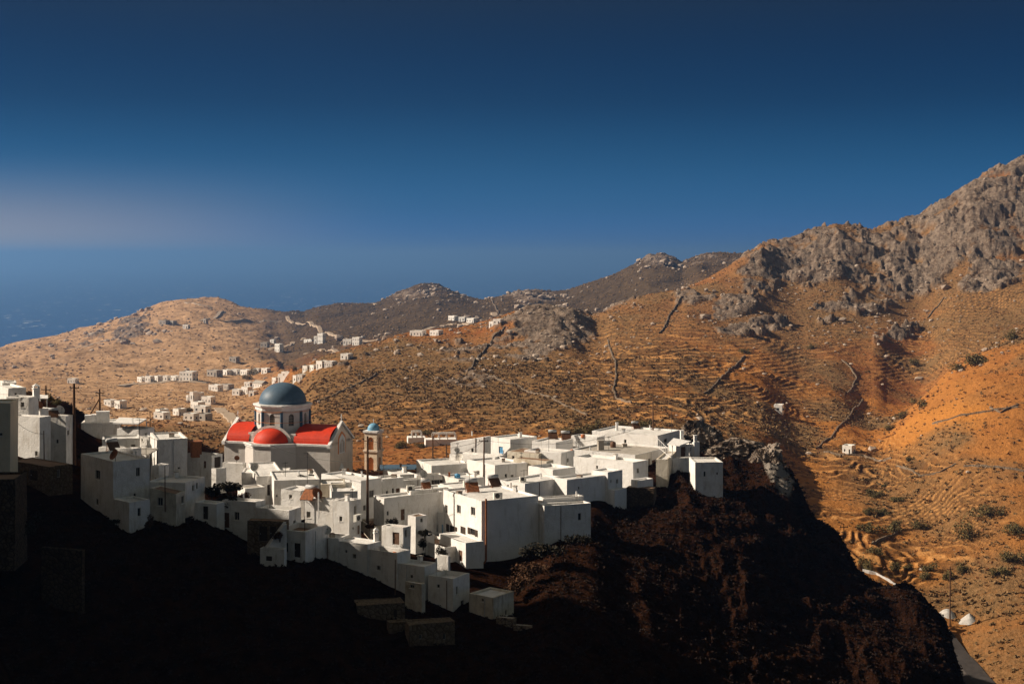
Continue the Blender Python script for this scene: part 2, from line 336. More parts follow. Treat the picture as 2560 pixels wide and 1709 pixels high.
# sea
wm, nt, b = newmat('sea_water', .38)
w1 = nnoise(nt, .012, 8, .72, dist=.3)
geo_ = N(nt, 'ShaderNodeNewGeometry'); mp = N(nt, 'ShaderNodeMapping'); mp.inputs['Scale'].default_value = (1, .28, 1)
nt.links.new(geo_.outputs['Position'], mp.inputs['Vector'])
caps = nrange(nt, nnoise(nt, .026, 3, .55, vec=mp.outputs[0]), .655, .69)
wc = nmix(nt, (.006, .045, .16), (.012, .07, .22), nrange(nt, w1, .4, .6))
nt.links.new(nmix(nt, wc, (.5, .55, .6), caps), b.inputs['Base Color'])
nbump(nt, b, nnoise(nt, .06, 8, .7), .5, 2.)
S = 59000.
sea = mesh_np('sea', np.array([(-S, 1500, -252), (S, 1500, -252), (S, S, -252), (-S, S, -252)], float), np.array([[0, 1, 2, 3]]), wm)
sea['kind'] = 'structure'

# ------------------------------------------------------------------ mesh builder
class MB:
    def __init__(s): s.v = []; s.f = []
    def poly(s, *pts):
        n = len(s.v); s.v += [tuple(p) for p in pts]; s.f.append(tuple(range(n, n + len(pts))))
    def box(s, x0, x1, y0, y1, z0, z1, skip=''):
        P = [(x0,y0,z0),(x1,y0,z0),(x1,y1,z0),(x0,y1,z0),(x0,y0,z1),(x1,y0,z1),(x1,y1,z1),(x0,y1,z1)]
        for k, q in (('b',(3,2,1,0)),('t',(4,5,6,7)),('f',(0,1,5,4)),('r',(1,2,6,5)),('k',(2,3,7,6)),('l',(3,0,4,7))):
            if k not in skip: s.poly(*[P[i] for i in q])
    def tube(s, p0, p1, r0, r1=None, n=8, caps=True):
        p0 = Vector(p0); p1 = Vector(p1); r1 = r0 if r1 is None else r1
        d = (p1 - p0).normalized(); a = d.orthogonal().normalized(); b = d.cross(a)
        base = len(s.v)
        for p, r in ((p0, r0), (p1, r1)):
            for k in range(n):
                t = 2 * math.pi * k / n; s.v.append(tuple(p + a * math.cos(t) * r + b * math.sin(t) * r))
        for k in range(n): s.f.append((base + k, base + (k+1) % n, base + n + (k+1) % n, base + n + k))
        if caps: s.f.append(tuple(base + n + k for k in range(n))); s.f.append(tuple(base + k for k in reversed(range(n))))
    def lathe(s, prof, cx=0, cy=0, n=16, a0=0., a1=2*math.pi, sx=1., sy=1.):
        full = abs(a1 - a0 - 2 * math.pi) < 1e-6; m = n if full else n + 1; base = len(s.v)
        for r, z in prof:
            for k in range(m):
                t = a0 + (a1 - a0) * k / n; s.v.append((cx + r * math.cos(t) * sx, cy + r * math.sin(t) * sy, z))
        for j in range(len(prof) - 1):
            for k in range(n):
                k2 = (k + 1) % m; s.f.append((base + j*m + k, base + j*m + k2, base + (j+1)*m + k2, base + (j+1)*m + k))
    def facade(s, O, A, Nn, w, z0, z1, holes, dep=.18):
        """wall face from O along unit A, outward normal Nn, with real openings (s0,s1,h0,h1,arch) and reveals"""
        O = Vector(O); A = Vector(A); Nn = Vector(Nn)
        P = lambda a, z, d=0.: tuple(Vector((O.x, O.y, z)) + A * a - Nn * d)
        flip = (A.cross(Vector((0, 0, 1)))).dot(Nn) < 0
        def q(*p): s.poly(*(reversed(p) if flip else p))
        xs = sorted({0., w, *[h[0] for h in holes], *[h[1] for h in holes]}); zs = sorted({z0, z1, *[h[2] for h in holes], *[h[3] for h in holes]})
        for i in range(len(xs) - 1):
            for j in range(len(zs) - 1):
                cx = (xs[i] + xs[i+1]) / 2; cz = (zs[j] + zs[j+1]) / 2
                if any(h[0] < cx < h[1] and h[2] < cz < h[3] for h in holes): continue
                q(P(xs[i], zs[j]), P(xs[i+1], zs[j]), P(xs[i+1], zs[j+1]), P(xs[i], zs[j+1]))
        for h in holes:
            a0, a1, h0, h1 = h[:4]
            if len(h) > 4 and h[4]:
                r = (a1 - a0) / 2; c = (a0 + a1) / 2; n = 10; hs = max(h1 - r, h0 + .05)
                pts = [(c - r * math.cos(math.pi * k / n), hs + (h1 - hs) * math.sin(math.pi * k / n)) for k in range(n + 1)]
                for k in range(n):
                    (p0, q0), (p1, q1) = pts[k], pts[k+1]
                    q(P(p0, q0), P(p1, q1), P(p1, h1), P(p0, h1))
                    q(P(p0, q0, dep), P(p1, q1, dep), P(p1, q1), P(p0, q0))
                top = hs
            else:
                q(P(a0, h1, dep), P(a1, h1, dep), P(a1, h1), P(a0, h1)); top = h1
            q(P(a0, h0), P(a1, h0), P(a1, h0, dep), P(a0, h0, dep))
            q(P(a0, h0), P(a0, h0, dep), P(a0, top, dep), P(a0, top))
            q(P(a1, h0, dep), P(a1, h0), P(a1, top), P(a1, top, dep))
    def build(s, name, mat=None, parent=None, smooth=False):
        me = bpy.data.meshes.new(name); me.from_pydata(s.v, [], s.f); me.update()
        if smooth: me.polygons.foreach_set('use_smooth', [True] * len(me.polygons))
        if mat: me.materials.append(mat)
        o = bpy.data.objects.new(name, me); C.objects.link(o)
        if parent: o.parent = parent
        return o
def tag(o, label, cat, group=None, kind=None):
    o['label'] = label; o['category'] = cat
    if group: o['group'] = group
    if kind: o['kind'] = kind
    return o
def empty(name, loc, rz=0., label=None, cat=None, group=None):
    o = bpy.data.objects.new(name, None); C.objects.link(o); o.location = loc; o.rotation_euler = (0, 0, rz); o.empty_display_size = .2
    if label: tag(o, label, cat, group)
    return o
def copy_tree(o, parent=None):
    c = o.copy(); C.objects.link(c); c.parent = parent
    for ch in [x for x in bpy.data.objects if x.parent == o]: copy_tree(ch, c)
    return c

def plain(name, c, rough=.8, var=.12, sc=1.5, bump=.25, bd=.04):
    m, nt, b = newmat(name, rough)
    c2 = tuple(x * (1 - var * 2.2) for x in c)
    nt.links.new(nmix(nt, c, c2, nrange(nt, nnoise(nt, sc, 6, .65), .42, .72)), b.inputs['Base Color'])
    if bump: nbump(nt, b, nnoise(nt, sc * 5, 4, .6), bump, bd)
    return m
def whitewash(name, base, stain, streak, amt=.5):
    m, nt, b = newmat(name, .85)
    geo = N(nt, 'ShaderNodeNewGeometry'); mp = N(nt, 'ShaderNodeMapping'); mp.inputs['Scale'].default_value = (1, 1, .22)
    nt.links.new(geo.outputs['Position'], mp.inputs['Vector'])
    c = nmix(nt, base, stain, nmath(nt, 'MULTIPLY', nrange(nt, nnoise(nt, .5, 6, .7, vec=geo.outputs['Position']), .44, .70), amt))
    c = nmix(nt, c, streak, nmath(nt, 'MULTIPLY', nrange(nt, nnoise(nt, 1.5, 6, .7, vec=mp.outputs[0]), .53, .74), amt))
    nt.links.new(c, b.inputs['Base Color'])
    nbump(nt, b, nmath(nt, 'ADD', nnoise(nt, .7, 4, .6, vec=geo.outputs['Position']), nnoise(nt, 5, 5, .7, vec=geo.outputs['Position'])), .6, .16)
    return m
M = {
 'white': whitewash('whitewash', (.80, .775, .74), (.58, .54, .48), (.40, .34, .27), .75),
 'clean': whitewash('clean_whitewash', (.82, .80, .775), (.68, .65, .61), (.50, .46, .40), .65),
 'old': whitewash('old_whitewash', (.66, .60, .50), (.40, .33, .24), (.24, .18, .12), .9),
 'roof': whitewash('roof_whitewash', (.76, .735, .70), (.56, .53, .49), (.46, .42, .37), .8),
 'brown_roof': whitewash('earth_roof', (.26, .16, .10), (.17, .10, .06), (.12, .07, .04), .9),
 'grey_roof': whitewash('cement_roof', (.42, .38, .33), (.28, .25, .21), (.20, .17, .14), .9),
 'concrete': whitewash('bare_render', (.17, .13, .10), (.11, .08, .06), (.07, .05, .035), .9),
 'stone': None,
 'pane': plain('window_glass', (.03, .03, .032), .15, .1, 1, 0),
 'frame': plain('window_frame', (.42, .38, .32), .6, .1, 3, 0),
 'dark_wood': plain('dark_wood', (.06, .04, .028), .7, .2, 4, 0),
 'brown': plain('brown_paint', (.16, .085, .05), .65, .2, 4, 0),
 'blue': plain('blue_shutter_paint', (.12, .34, .58), .5, .1, 3, 0),
 'steel': plain('galvanised_steel', (.50, .50, .50), .35, .15, 3, 0),
 'dark_metal': plain('dark_metal', (.05, .045, .04), .5, .2, 4, 0),
 'pole': plain('pole_wood', (.13, .065, .035), .85, .3, 3, .3),
 'dish': plain('dish_paint', (.62, .58, .52), .5, .15, 3, 0),
 'rust': plain('rusty_metal', (.30, .11, .045), .8, .3, 4, .2),
 'ac': plain('cream_plastic', (.72, .69, .62), .5, .05, 3, 0),
 'tank_blue': plain('blue_plastic_tank', (.10, .32, .55), .4, .1, 3, 0),
 'panel': plain('solar_glass', (.12, .06, .035), .25, .2, 2, 0),
 'clay': plain('clay', (.55, .19, .08), .8, .2, 4, .2),
 'ochre': plain('ochre_trim', (.72, .27, .09), .75, .1, 2, .1),
 'tan_old': whitewash('beige_plaster', (.86, .72, .52), (.72, .60, .44), (.5, .4, .28), .6),
 'slab': whitewash('concrete_slab', (.40, .36, .31), (.30, .27, .23), (.2, .17, .14), .7),
}
m, nt, b = newmat('rubble_stone', .95)
vo = N(nt, 'ShaderNodeTexVoronoi', feature='DISTANCE_TO_EDGE'); vo.inputs['Scale'].default_value = 2.2
tcn = N(nt, 'ShaderNodeTexCoord'); nt.links.new(tcn.outputs['Object'], vo.inputs['Vector'])
cc = nmix(nt, (.20, .14, .09), (.34, .26, .19), nrange(nt, nnoise(nt, 2.5, 5, .7), .35, .65))
nt.links.new(nmix(nt, (.05, .035, .02), cc, nrange(nt, vo.outputs['Distance'], .0, .09)), b.inputs['Base Color'])
nbump(nt, b, nrange(nt, vo.outputs['Distance'], 0, .15), .9, .15); M['stone'] = m
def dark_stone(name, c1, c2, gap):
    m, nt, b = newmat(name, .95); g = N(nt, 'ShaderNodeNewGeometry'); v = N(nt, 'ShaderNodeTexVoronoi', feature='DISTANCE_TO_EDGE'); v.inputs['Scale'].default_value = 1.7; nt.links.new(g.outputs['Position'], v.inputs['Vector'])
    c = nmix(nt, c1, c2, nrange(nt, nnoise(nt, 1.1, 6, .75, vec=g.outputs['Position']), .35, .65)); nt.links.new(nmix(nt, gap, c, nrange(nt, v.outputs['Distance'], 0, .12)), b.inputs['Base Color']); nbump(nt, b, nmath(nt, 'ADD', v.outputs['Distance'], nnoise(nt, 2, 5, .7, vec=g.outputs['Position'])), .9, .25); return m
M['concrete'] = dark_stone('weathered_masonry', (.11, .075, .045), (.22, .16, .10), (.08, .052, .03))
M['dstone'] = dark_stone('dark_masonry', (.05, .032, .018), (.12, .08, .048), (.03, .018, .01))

GH = 'whitewashed houses of the hill town'
HOUSES = {}
def add_window(root, face, s0, s1, h0, h1, kind, dep=.18):
    """a window or door set in its opening; face R lies along local x (y=0), face L along local y (x=0)"""
    def bx(mb, a0, a1, d0, d1, z0, z1):
        if face == 'R': mb.box(a0, a1, d0, d1, z0, z1)
        else: mb.box(d0, d1, a0, a1, z0, z1)
    w = s1 - s0; h = h1 - h0; t = min(.09, w * .14)
    if kind in ('w', 'bw', 's'):
        fr = MB(); fm = M['frame'] if kind == 'w' else (M['blue'] if kind == 'bw' else M['dark_wood'])
        bx(fr, s0, s0 + t, dep - .06, dep + .04, h0, h1); bx(fr, s1 - t, s1, dep - .06, dep + .04, h0, h1)
        bx(fr, s0 + t, s1 - t, dep - .06, dep + .04, h0, h0 + t); bx(fr, s0 + t, s1 - t, dep - .06, dep + .04, h1 - t, h1)
        if w > .5: bx(fr, (s0 + s1) / 2 - .03, (s0 + s1) / 2 + .03, dep - .055, dep + .03, h0 + t, h1 - t)
        f = fr.build('window', fm, root)
        p = MB(); bx(p, s0 + .01, s1 - .01, dep, dep + .03, h0 + .01, h1 - .01); p.build('pane', M['blue'] if kind == 'bw' else M['pane'], f)
        sl = MB() if root.name.startswith('white') else None
        if sl: bx(sl, s0 - .08, s1 + .08, -.07, dep - .065, h0 - .07, h0 - .003)
        if sl: sl.build('sill', M['clean'], f)
        if kind == 's':
            for a0, a1 in ((s0 - w * .52, s0 - .03), (s1 + .03, s1 + w * .52)):
                m_ = MB(); bx(m_, a0, a1, -.07, -.02, h0, h1)
                for k in range(4):
                    z = h0 + h * (k + .5) / 4.4; bx(m_, a0 + .06, a1 - .06, -.10, -.072, z, z + h * .1)
                m_.build('shutter', M['dark_wood'], f)
    elif kind in ('d', 'db', 'dd'):
        p = MB(); bx(p, s0 + .01, s1 - .01, dep - .02, dep + .04, h0 + .01, h1 - .01)
        for z0, z1 in ((h0 + h * .08, h0 + h * .42), (h0 + h * .5, h0 + h * .92)):
            bx(p, s0 + w * .18, s1 - w * .18, dep - .05, dep - .022, z0, z1)
        d = p.build('door', {'d': M['brown'], 'db': M['blue'], 'dd': M['dark_wood']}[kind], root)
        k = MB(); bx(k, s1 - w * .14 - .04, s1 - w * .14, dep - .12, dep - .02, h0 + h * .45, h0 + h * .45 + .12); k.build('handle', M['steel'], d)
    else:
        p = MB(); bx(p, s0, s1, dep - .01, dep + .02, h0, h1); p.build('opening', M['dark_wood'], root)

def house(key, label, uc, vt, vb, d, phi, ul=None, ur=None, WR=None, WL=None, wins=(), wall='white', roof='roof', par=.28, sink=2.5, name='whitewashed_house', cat='house', group=GH, cut=0., thick=.28):
    ph = math.radians(phi); ca, sa = math.cos(ph), math.sin(ph); xc = xat(uc, d)
    if WR is None:
        k = (ur - 1280) / F; WR = (k * d - xc) / (ca - k * sa)
    if WL is None:
        k = (ul - 1280) / F; WL = (xc - k * d) / (sa + k * ca)
    if not (.4 < WR < 40): print('BAD WR', key, WR); WR = 5
    if not (.4 < WL < 40): print('BAD WL', key, WL); WL = 5
    zt = zat(vt, d); zb = zat(vb, d); H = zt - zb
    root = empty(name, (xc, d, zb), ph, label, cat, group); root['_k'] = 0; del root['_k']
    HOUSES[key] = dict(root=root, x=xc, y=d, zb=zb, H=H, W=WR, D=WL, ph=ph, par=par)
    holes = {'R': [], 'L': []}; todo = []
    for wn_ in wins:
        face, u0, v0, u1, v1, kind = wn_
        def sc(u):
            k = (u - 1280) / F
            return (k * d - xc) / (ca - k * sa) if face == 'R' else (xc - k * d) / (sa + k * ca)
        s0, s1 = sorted((sc(u0), sc(u1))); lim = WR if face == 'R' else WL
        s0 = max(s0, .12); s1 = min(s1, lim - .12)
        if s1 - s0 < .18: continue
        sm = (s0 + s1) / 2; dd = d + sm * (sa if face == 'R' else ca)
        h1 = zat(v0, dd) - zb; h0 = zat(v1, dd) - zb
        h1 = min(h1, H - par - .1); h0 = min(h0, h1 - .3)
        arch = kind.startswith('a'); kd = kind[1:] if arch else kind
        holes[face].append((s0, s1, h0, h1, arch)); todo.append((face, s0, s1, h0, h1, kd))
    mb = MB(); W, D = WR, WL
    mb.facade((0, 0, 0), (1, 0, 0), (0, -1, 0), W, -sink, H, holes['R'])
    mb.facade((0, 0, 0), (0, 1, 0), (-1, 0, 0), D, -sink, H, holes['L'])
    mb.poly((W, 0, -sink), (W, D, -sink), (W, D, H), (W, 0, H)); mb.poly((W, D, -sink), (0, D, -sink), (0, D, H), (W, D, H))
    t = min(thick, W * .2, D * .2); zr = H - par
    mb.poly((0, 0, H), (W, 0, H), (W - t, t, H), (t, t, H)); mb.poly((W, 0, H), (W, D, H), (W - t, D - t, H), (W - t, t, H))
    mb.poly((W, D, H), (0, D, H), (t, D - t, H), (W - t, D - t, H)); mb.poly((0, D, H), (0, 0, H), (t, t, H), (t, D - t, H))
    for a, b_ in (((t, t), (W - t, t)), ((W - t, t), (W - t, D - t)), ((W - t, D - t), (t, D - t)), ((t, D - t), (t, t))):
        mb.poly((*a, H), (*b_, H), (*b_, zr), (*a, zr))
    # hand-plastered: nothing is dead straight
    rr_ = random.Random(hash_s(key))
    jit = {}
    def J(p):
        k = (round(p[0], 3), round(p[1], 3), round(p[2], 3))
        if k not in jit: jit[k] = (rr_.uniform(-.05, .05), rr_.uniform(-.05, .05), rr_.uniform(-.07, .05) if p[2] > H - .01 else 0)
        j = jit[k]
        out = p[2] > H - .01 or p[2] < -sink + .01
        return (p[0] + (j[0] if out else 0), p[1] + (j[1] if out else 0), p[2] + j[2])
    mb.v = [J(p) for p in mb.v]
    if cut: mb.v = [(p[0], p[1], p[2] - (cut * (p[1] / D) if p[2] > zr - .05 else 0)) for p in mb.v]
    mb.build('wall', M[wall], root)
    rm = MB(); n = 4; g = .03
    for i in range(n):
        for j in range(n):
            q = []
            for a, b_ in ((i, j), (i+1, j), (i+1, j+1), (i, j+1)):
                x = t - g + (W - 2*t + 2*g) * a / n; y = t - g + (D - 2*t + 2*g) * b_ / n
                zz_ = zr + .02 + .05 * math.sin(a * 2.1 + b_ * 1.3 + len(key)) * (0 < a < n) * (0 < b_ < n)
                q.append((x, y, zz_ - (cut * y / D if cut else 0)))
            rm.poly(*q)
    rm.build('roof', M[roof], root, True)
    for w in todo: add_window(root, *w)
    if H > 2.2 and hash_s(key) % 2 == 0 and wall in ('white', 'clean', 'old'):
        for fc, lim in (('R', W), ('L', D)):
            if lim < 3.5: continue
            q = lim * (.25 + .5 * ((hash_s(key + fc) % 10) / 10)); hs = holes[fc]
            if any(a[0] - .15 < q < a[1] + .15 for a in hs): continue
            cb = MB(); a0, a1 = (q - .035, q + .035)
            if fc == 'R': cb.box(a0, a1, -.07, -.004, -1, H - par * .5)
            else: cb.box(-.07, -.004, a0, a1, -1, H - par * .5)
            cb.build('drain_pipe', M['steel' if hash_s(key) % 3 else 'brown'], root)
    return root
def hash_s(s):
    h = 7
    for ch in s: h = (h * 31 + ord(ch)) & 0xffff
    return h
def on_roof(key, fx, fy):
    """a point on the roof of a house, fx along its right face, fy along its left face (0..1)"""
    h = HOUSES[key]; c, s = math.cos(h['ph']), math.sin(h['ph']); x = fx * h['W']; y = fy * h['D']
    return Vector((h['x'] + c * x - s * y, h['y'] + s * x + c * y, h['zb'] + h['H'] - h['par'] + .03)), h['ph']

# ------------------------------------------------------------------ the town, house by house (corner column, top row, base row, distance, turn, left column, right column)
W_ = 'white'
house('A1', 'tall plain beige wall house cut off by the left edge of the town', 25, 1007, 1178, 185, 100, -70, WR=6, wins=[('L', -2, 1082, 6, 1089, 'w')], wall='tan_old')
house('A2a', 'white house block with a dark doorway beside the beige wall at far left', 99, 1043, 1157, 204, 62, 24, 126, wins=[('L', 25, 1131, 37, 1150, 'dd'), ('L', 87, 1127, 94, 1140, 'w')])
house('A2b', 'tall white windowless block left of the tallest wooden utility pole', 165, 1040, 1148, 206, 78, 122, 184, wins=[('R', 168, 1075, 173, 1087, 'w'), ('L', 140, 1098, 146, 1108, 'w')])
house('A2c', 'upper white house with one square window at far left above the big blocks', 71, 993, 1046, 213, 74, 16, 97, wins=[('L', 51, 1005, 60, 1018, 'w')])
house('A2d', 'bright flat roofed house top left, half hidden behind the single window house', 20, 970, 1005, 220, 34, -40, 65, wins=[('R', 36, 982, 42, 992, 'w')])
house('A2e', 'topmost low house at the upper left corner with a thick overhanging roof slab', 6, 957, 972, 228, 20, -60, 41)
house('A2f', 'low roof terrace room beside the brown satellite dish at upper left', 100, 1022, 1036, 217, 50, 80, 128, par=.6)
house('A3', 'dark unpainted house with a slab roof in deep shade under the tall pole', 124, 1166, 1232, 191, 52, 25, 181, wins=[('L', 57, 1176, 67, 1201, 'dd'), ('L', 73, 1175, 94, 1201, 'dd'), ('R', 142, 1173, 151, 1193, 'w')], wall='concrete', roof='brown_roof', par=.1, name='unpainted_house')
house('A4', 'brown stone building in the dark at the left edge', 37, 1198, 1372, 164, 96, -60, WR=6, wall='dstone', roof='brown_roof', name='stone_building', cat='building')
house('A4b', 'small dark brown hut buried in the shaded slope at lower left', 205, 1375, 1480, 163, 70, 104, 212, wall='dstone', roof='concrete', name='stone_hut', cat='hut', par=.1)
house('A5', 'two storey cube house with four small windows right of the dark slab roofed house', 283, 1154, 1305, 185, 40, 202, 374, wins=[('L', 238, 1175, 250, 1198, 'w'), ('L', 239, 1246, 246, 1262, 'w'), ('R', 340, 1168, 350, 1190, 'w'), ('R', 334, 1233, 340, 1249, 'w')], sink=5)
house('A5b', 'low front annex with one tall window at the foot of the two storey cube house', 323, 1255, 1318, 181.6, 44, 284, 374.6, wins=[('R', 344, 1269, 352, 1290, 'w')], sink=5)
house('A6a', 'long shaded house with white water boxes on its roof behind the cube house', 203, 1057, 1115, 236, 10, 196, 294, wins=[('R', 206, 1075, 210, 1085, 'w')])
house('A6b', 'pale house with a lit left wall directly behind the cube house', 256, 1098, 1150, 216, 16, 218, 349, wins=[('R', 327, 1110, 338, 1117, 'w'), ('L', 221, 1104, 224, 1111, 'w')])
house('A6c', 'low white roof terrace carrying a solar heater above the cube house', 332, 1122, 1146, 199, 66, 247, 354, par=.5)
house('A6d', 'white house with a broad flat roof right of the three white roof boxes', 346, 1074, 1100, 229, 66, 292, 386, wins=[('L', 316, 1086, 324, 1094, 'w'), ('R', 362, 1082, 368, 1092, 'w')])
house('A6e', 'narrow white house with two slit windows left of the tall grey block', 372, 1092, 1130, 222, 60, 346, 392, wins=[('L', 353, 1094, 357, 1103, 'w'), ('R', 385, 1112, 388, 1126, 'w')])
house('A6f', 'tall plain grey block with a single tiny window near its foot', 391, 1098, 1180, 211, 20, 376, 468, wins=[('R', 444, 1167, 450, 1172, 'w')])
house('A6g', 'white house with a deep open porch below the reddish brick chimney', 529, 1138, 1192, 214, 62, 467, 556, wins=[('L', 508, 1152, 515, 1170, 'd'), ('R', 536, 1139, 552, 1172, 'o')])
house('A6h', 'low garden wall block running right from the porch house', 540, 1172, 1192, 209, 50, 529, 566, par=.1)
house('A6i', 'small low white roof left of the church holding a brown dish', 606, 1158, 1175, 226, 70, 556, 615)
house('A7', 'large shaded house with sunny patches on its roof left of the dark scrub bank', 463, 1207, 1295, 190, 76, 366, 512, wins=[('R', 490, 1206, 495, 1222, 'w'), ('R', 480, 1212, 486, 1227, 'w')], sink=5)
house('A7b', 'small peeling annex with a brown roof in front of the large shaded house', 440, 1236, 1306, 185, 78, 375, 463, wins=[('L', 393, 1243, 407, 1264, 'w'), ('R', 453, 1239, 460, 1258, 'w')], wall='old', roof='brown_roof', par=.08, sink=4, cut=-.7)
house('A7c', 'low cream shed with a dark doorway at the foot of the cube house', 408, 1272, 1300, 188, 60, 374, 420, wall='old', par=.1, wins=[('L', 378, 1278, 388, 1300, 'dd')])
house('A7d', 'small white yard wall room with one vent right of the cube house', 397, 1165, 1200, 196, 70, 376, 422, wins=[('L', 386, 1194, 390, 1198, 'w')])
house('A8', 'small low white house with a dark door right of the dark scrub bank', 541, 1259, 1306, 188, 72, 486, 562, wins=[('L', 507, 1265, 520, 1298, 'dd')], sink=4)
house('A9', 'white house with a door and one window in its shaded front, roof partly sunlit', 639, 1255, 1322, 190, 68, 556, 664, wins=[('L', 559, 1281, 573, 1319, 'd'), ('L', 585, 1279, 598, 1300, 'w')], sink=4)
house('A10', 'roof terrace house with high walls round a sunken deck', 723, 1276, 1334, 187.5, 66, 640, 753, par=1.1, sink=4, wins=[('R', 733, 1300, 739, 1314, 'w')])
house('A10b', 'dark stone lean to with a flat reed roof under the sunken deck terrace', 712, 1303, 1352, 183.5, 80, 618, 722, wall='concrete', roof='brown_roof', par=.05, wins=[('L', 647, 1315, 668, 1352, 'dd'), ('L', 674, 1315, 690, 1350, 'dd')], sink=4, name='stone_lean_to', cat='shed')
house('A11', 'white house with outdoor stair, two dark doors and brown roof terrace', 763, 1329, 1405, 182.5, 68, 688, 818, wins=[('L', 705, 1355, 720, 1380, 'w'), ('L', 735, 1357, 751, 1393, 'dd')], roof='brown_roof', par=.7, sink=5)
house('A11b', 'low white forecourt wall with a dark cellar opening below the outdoor stair', 709, 1372, 1404, 180, 74, 650, 716, wins=[('L', 664, 1388, 680, 1402, 'o')], par=.9, sink=4)
house('A12a', 'white house with one dark window below the rusty rooftop heater', 832, 1250, 1345, 196, 66, 762, 846, wins=[('L', 766, 1278, 776, 1294, 'w')])
house('A12b', 'tall narrow white house with a shuttered side window and wall mounted box', 873, 1254, 1345, 193.5, 62, 833, 902, wins=[('L', 848, 1290, 855, 1303, 'w'), ('R', 885, 1264, 891, 1291, 'w'), ('R', 894, 1312, 900, 1335, 'd'), ('R', 881, 1317, 885, 1323, 'w')])
house('A13a', 'white house with narrow bright left wall in front of the church apse', 685, 1201, 1242, 207, 13, 675, 799, wins=[('R', 690, 1236, 694, 1242, 'w')])
house('A13b', 'low white house with two dark openings left of the narrow bright walled one', 640, 1191, 1226, 212.5, 15, 620, 712, wins=[('R', 649, 1212, 661, 1219, 'o'), ('R', 668, 1211, 675, 1238, 'dd')])
house('A13c', 'long low white roofed house pressed against the foot of the church', 604, 1181, 1194, 219, 6, 574, 722, par=.15)
house('A13d', 'low grey walled shed with a cement roof above the dark scrub bank', 612, 1221, 1240, 203, 30, 594, 664, roof='grey_roof', par=.12)
house('A13e', 'long low brown shadowed wall house between church front and sunny square roof', 801, 1210, 1244, 207, 8, 797, 864, wall='old')
house('A13f', 'low white parapet house with a row of small vents under the brown shadowed wall', 829, 1229, 1252, 201, 10, 822, 894, par=.5)
house('A13g', 'white flat roofed house under the thin white mast', 752, 1227, 1255, 199, 62, 702, 790, wins=[('L', 722, 1236, 730, 1246, 'w')])
house('A14a', 'large sunny square roofed house in front of the bell tower', 902, 1201, 1318, 214, 46, 803, 955, wins=[('L', 840, 1222, 848, 1234, 'w'), ('R', 908, 1262, 915, 1276, 'w'), ('R', 923, 1225, 935, 1243, 'w')], wall='clean')
house('A14b', 'white house with an ochre doorway right of the tallest central pole', 956, 1198, 1262, 218.5, 32, 930, 1009, wins=[('R', 965, 1226, 970, 1236, 'aw'), ('R', 980, 1220, 985, 1236, 'dd'), ('R', 990, 1220, 999, 1236, 'd')])
house('A14c', 'low blue shadowed wing of the ochre doorway house', 1009, 1200, 1236, 222, 22, 1000, 1063, wins=[('R', 1030, 1210, 1036, 1222, 'd')])
house('A14d', 'wide sunlit roof directly right of the bell tower foot', 1000, 1187, 1210, 232, 30, 958, 1040, par=.15)
house('A15', 'white house with a pair of dark shutters beside the blue roof tank', 1041, 1188, 1226, 224.5, 12, 1036, 1106, wins=[('R', 1086, 1199, 1099, 1219, 's')])
house('A16a', 'long shaded house with a wedge of sunlit wall, a tiny window at its left end', 960, 1245, 1330, 204, 36, 934, 1108, wins=[('L', 947, 1248, 953, 1253, 'w'), ('R', 967, 1277, 972, 1288, 'w'), ('R', 1002, 1272, 1012, 1300, 'd')])
house('A16b', 'raised white roof room on the long shaded house', 1027, 1227, 1246, 208.5, 34, 1000, 1122)
house('A17', 'tiny white cube house with bright left wall beside the walled garden', 1039, 1291, 1340, 198, 44, 1020, 1067, wins=[('R', 1051, 1295, 1057, 1305, 'w')], roof='brown_roof', par=.1)
house('A18', 'largest white house, two storeys, shuttered windows and blank shaded side', 1204, 1252, 1406, 198, 30, 1108, 1346, wins=[('L', 1112, 1262, 1119, 1282, 'w'), ('L', 1142, 1262, 1152, 1283, 'w'), ('L', 1177, 1267, 1188, 1288, 'w'), ('L', 1123, 1313, 1136, 1331, 's'), ('L', 1151, 1316, 1164, 1354, 'dd'), ('L', 1176, 1321, 1188, 1337, 's')], wall='clean', sink=4)
house('A18b', 'lower left wing of the largest house with a glazed blue door', 1109, 1284, 1385, 207.6, 30, 1053, WR=6, wins=[('L', 1080, 1307, 1089, 1325, 's'), ('L', 1103, 1310, 1108, 1348, 'db')], wall='clean')
house('A18c', 'basement block with a narrow door jutting from the foot of the largest house', 1165, 1357, 1412, 194, 31, 1098, 1209, wins=[('L', 1146, 1375, 1156, 1402, 'd')], wall='clean', par=.1, sink=4)
house('A19', 'plain house with a rust streaked shaded wall right of the largest house', 1361, 1265, 1372, 201, 21, 1345, 1477, wins=[('R', 1445, 1282, 1453, 1300, 'w')], sink=5, wall='white')
house('A19b', 'raised rear roof block on the rust streaked house', 1358, 1246, 1268, 204, 20, 1345.5, 1459)
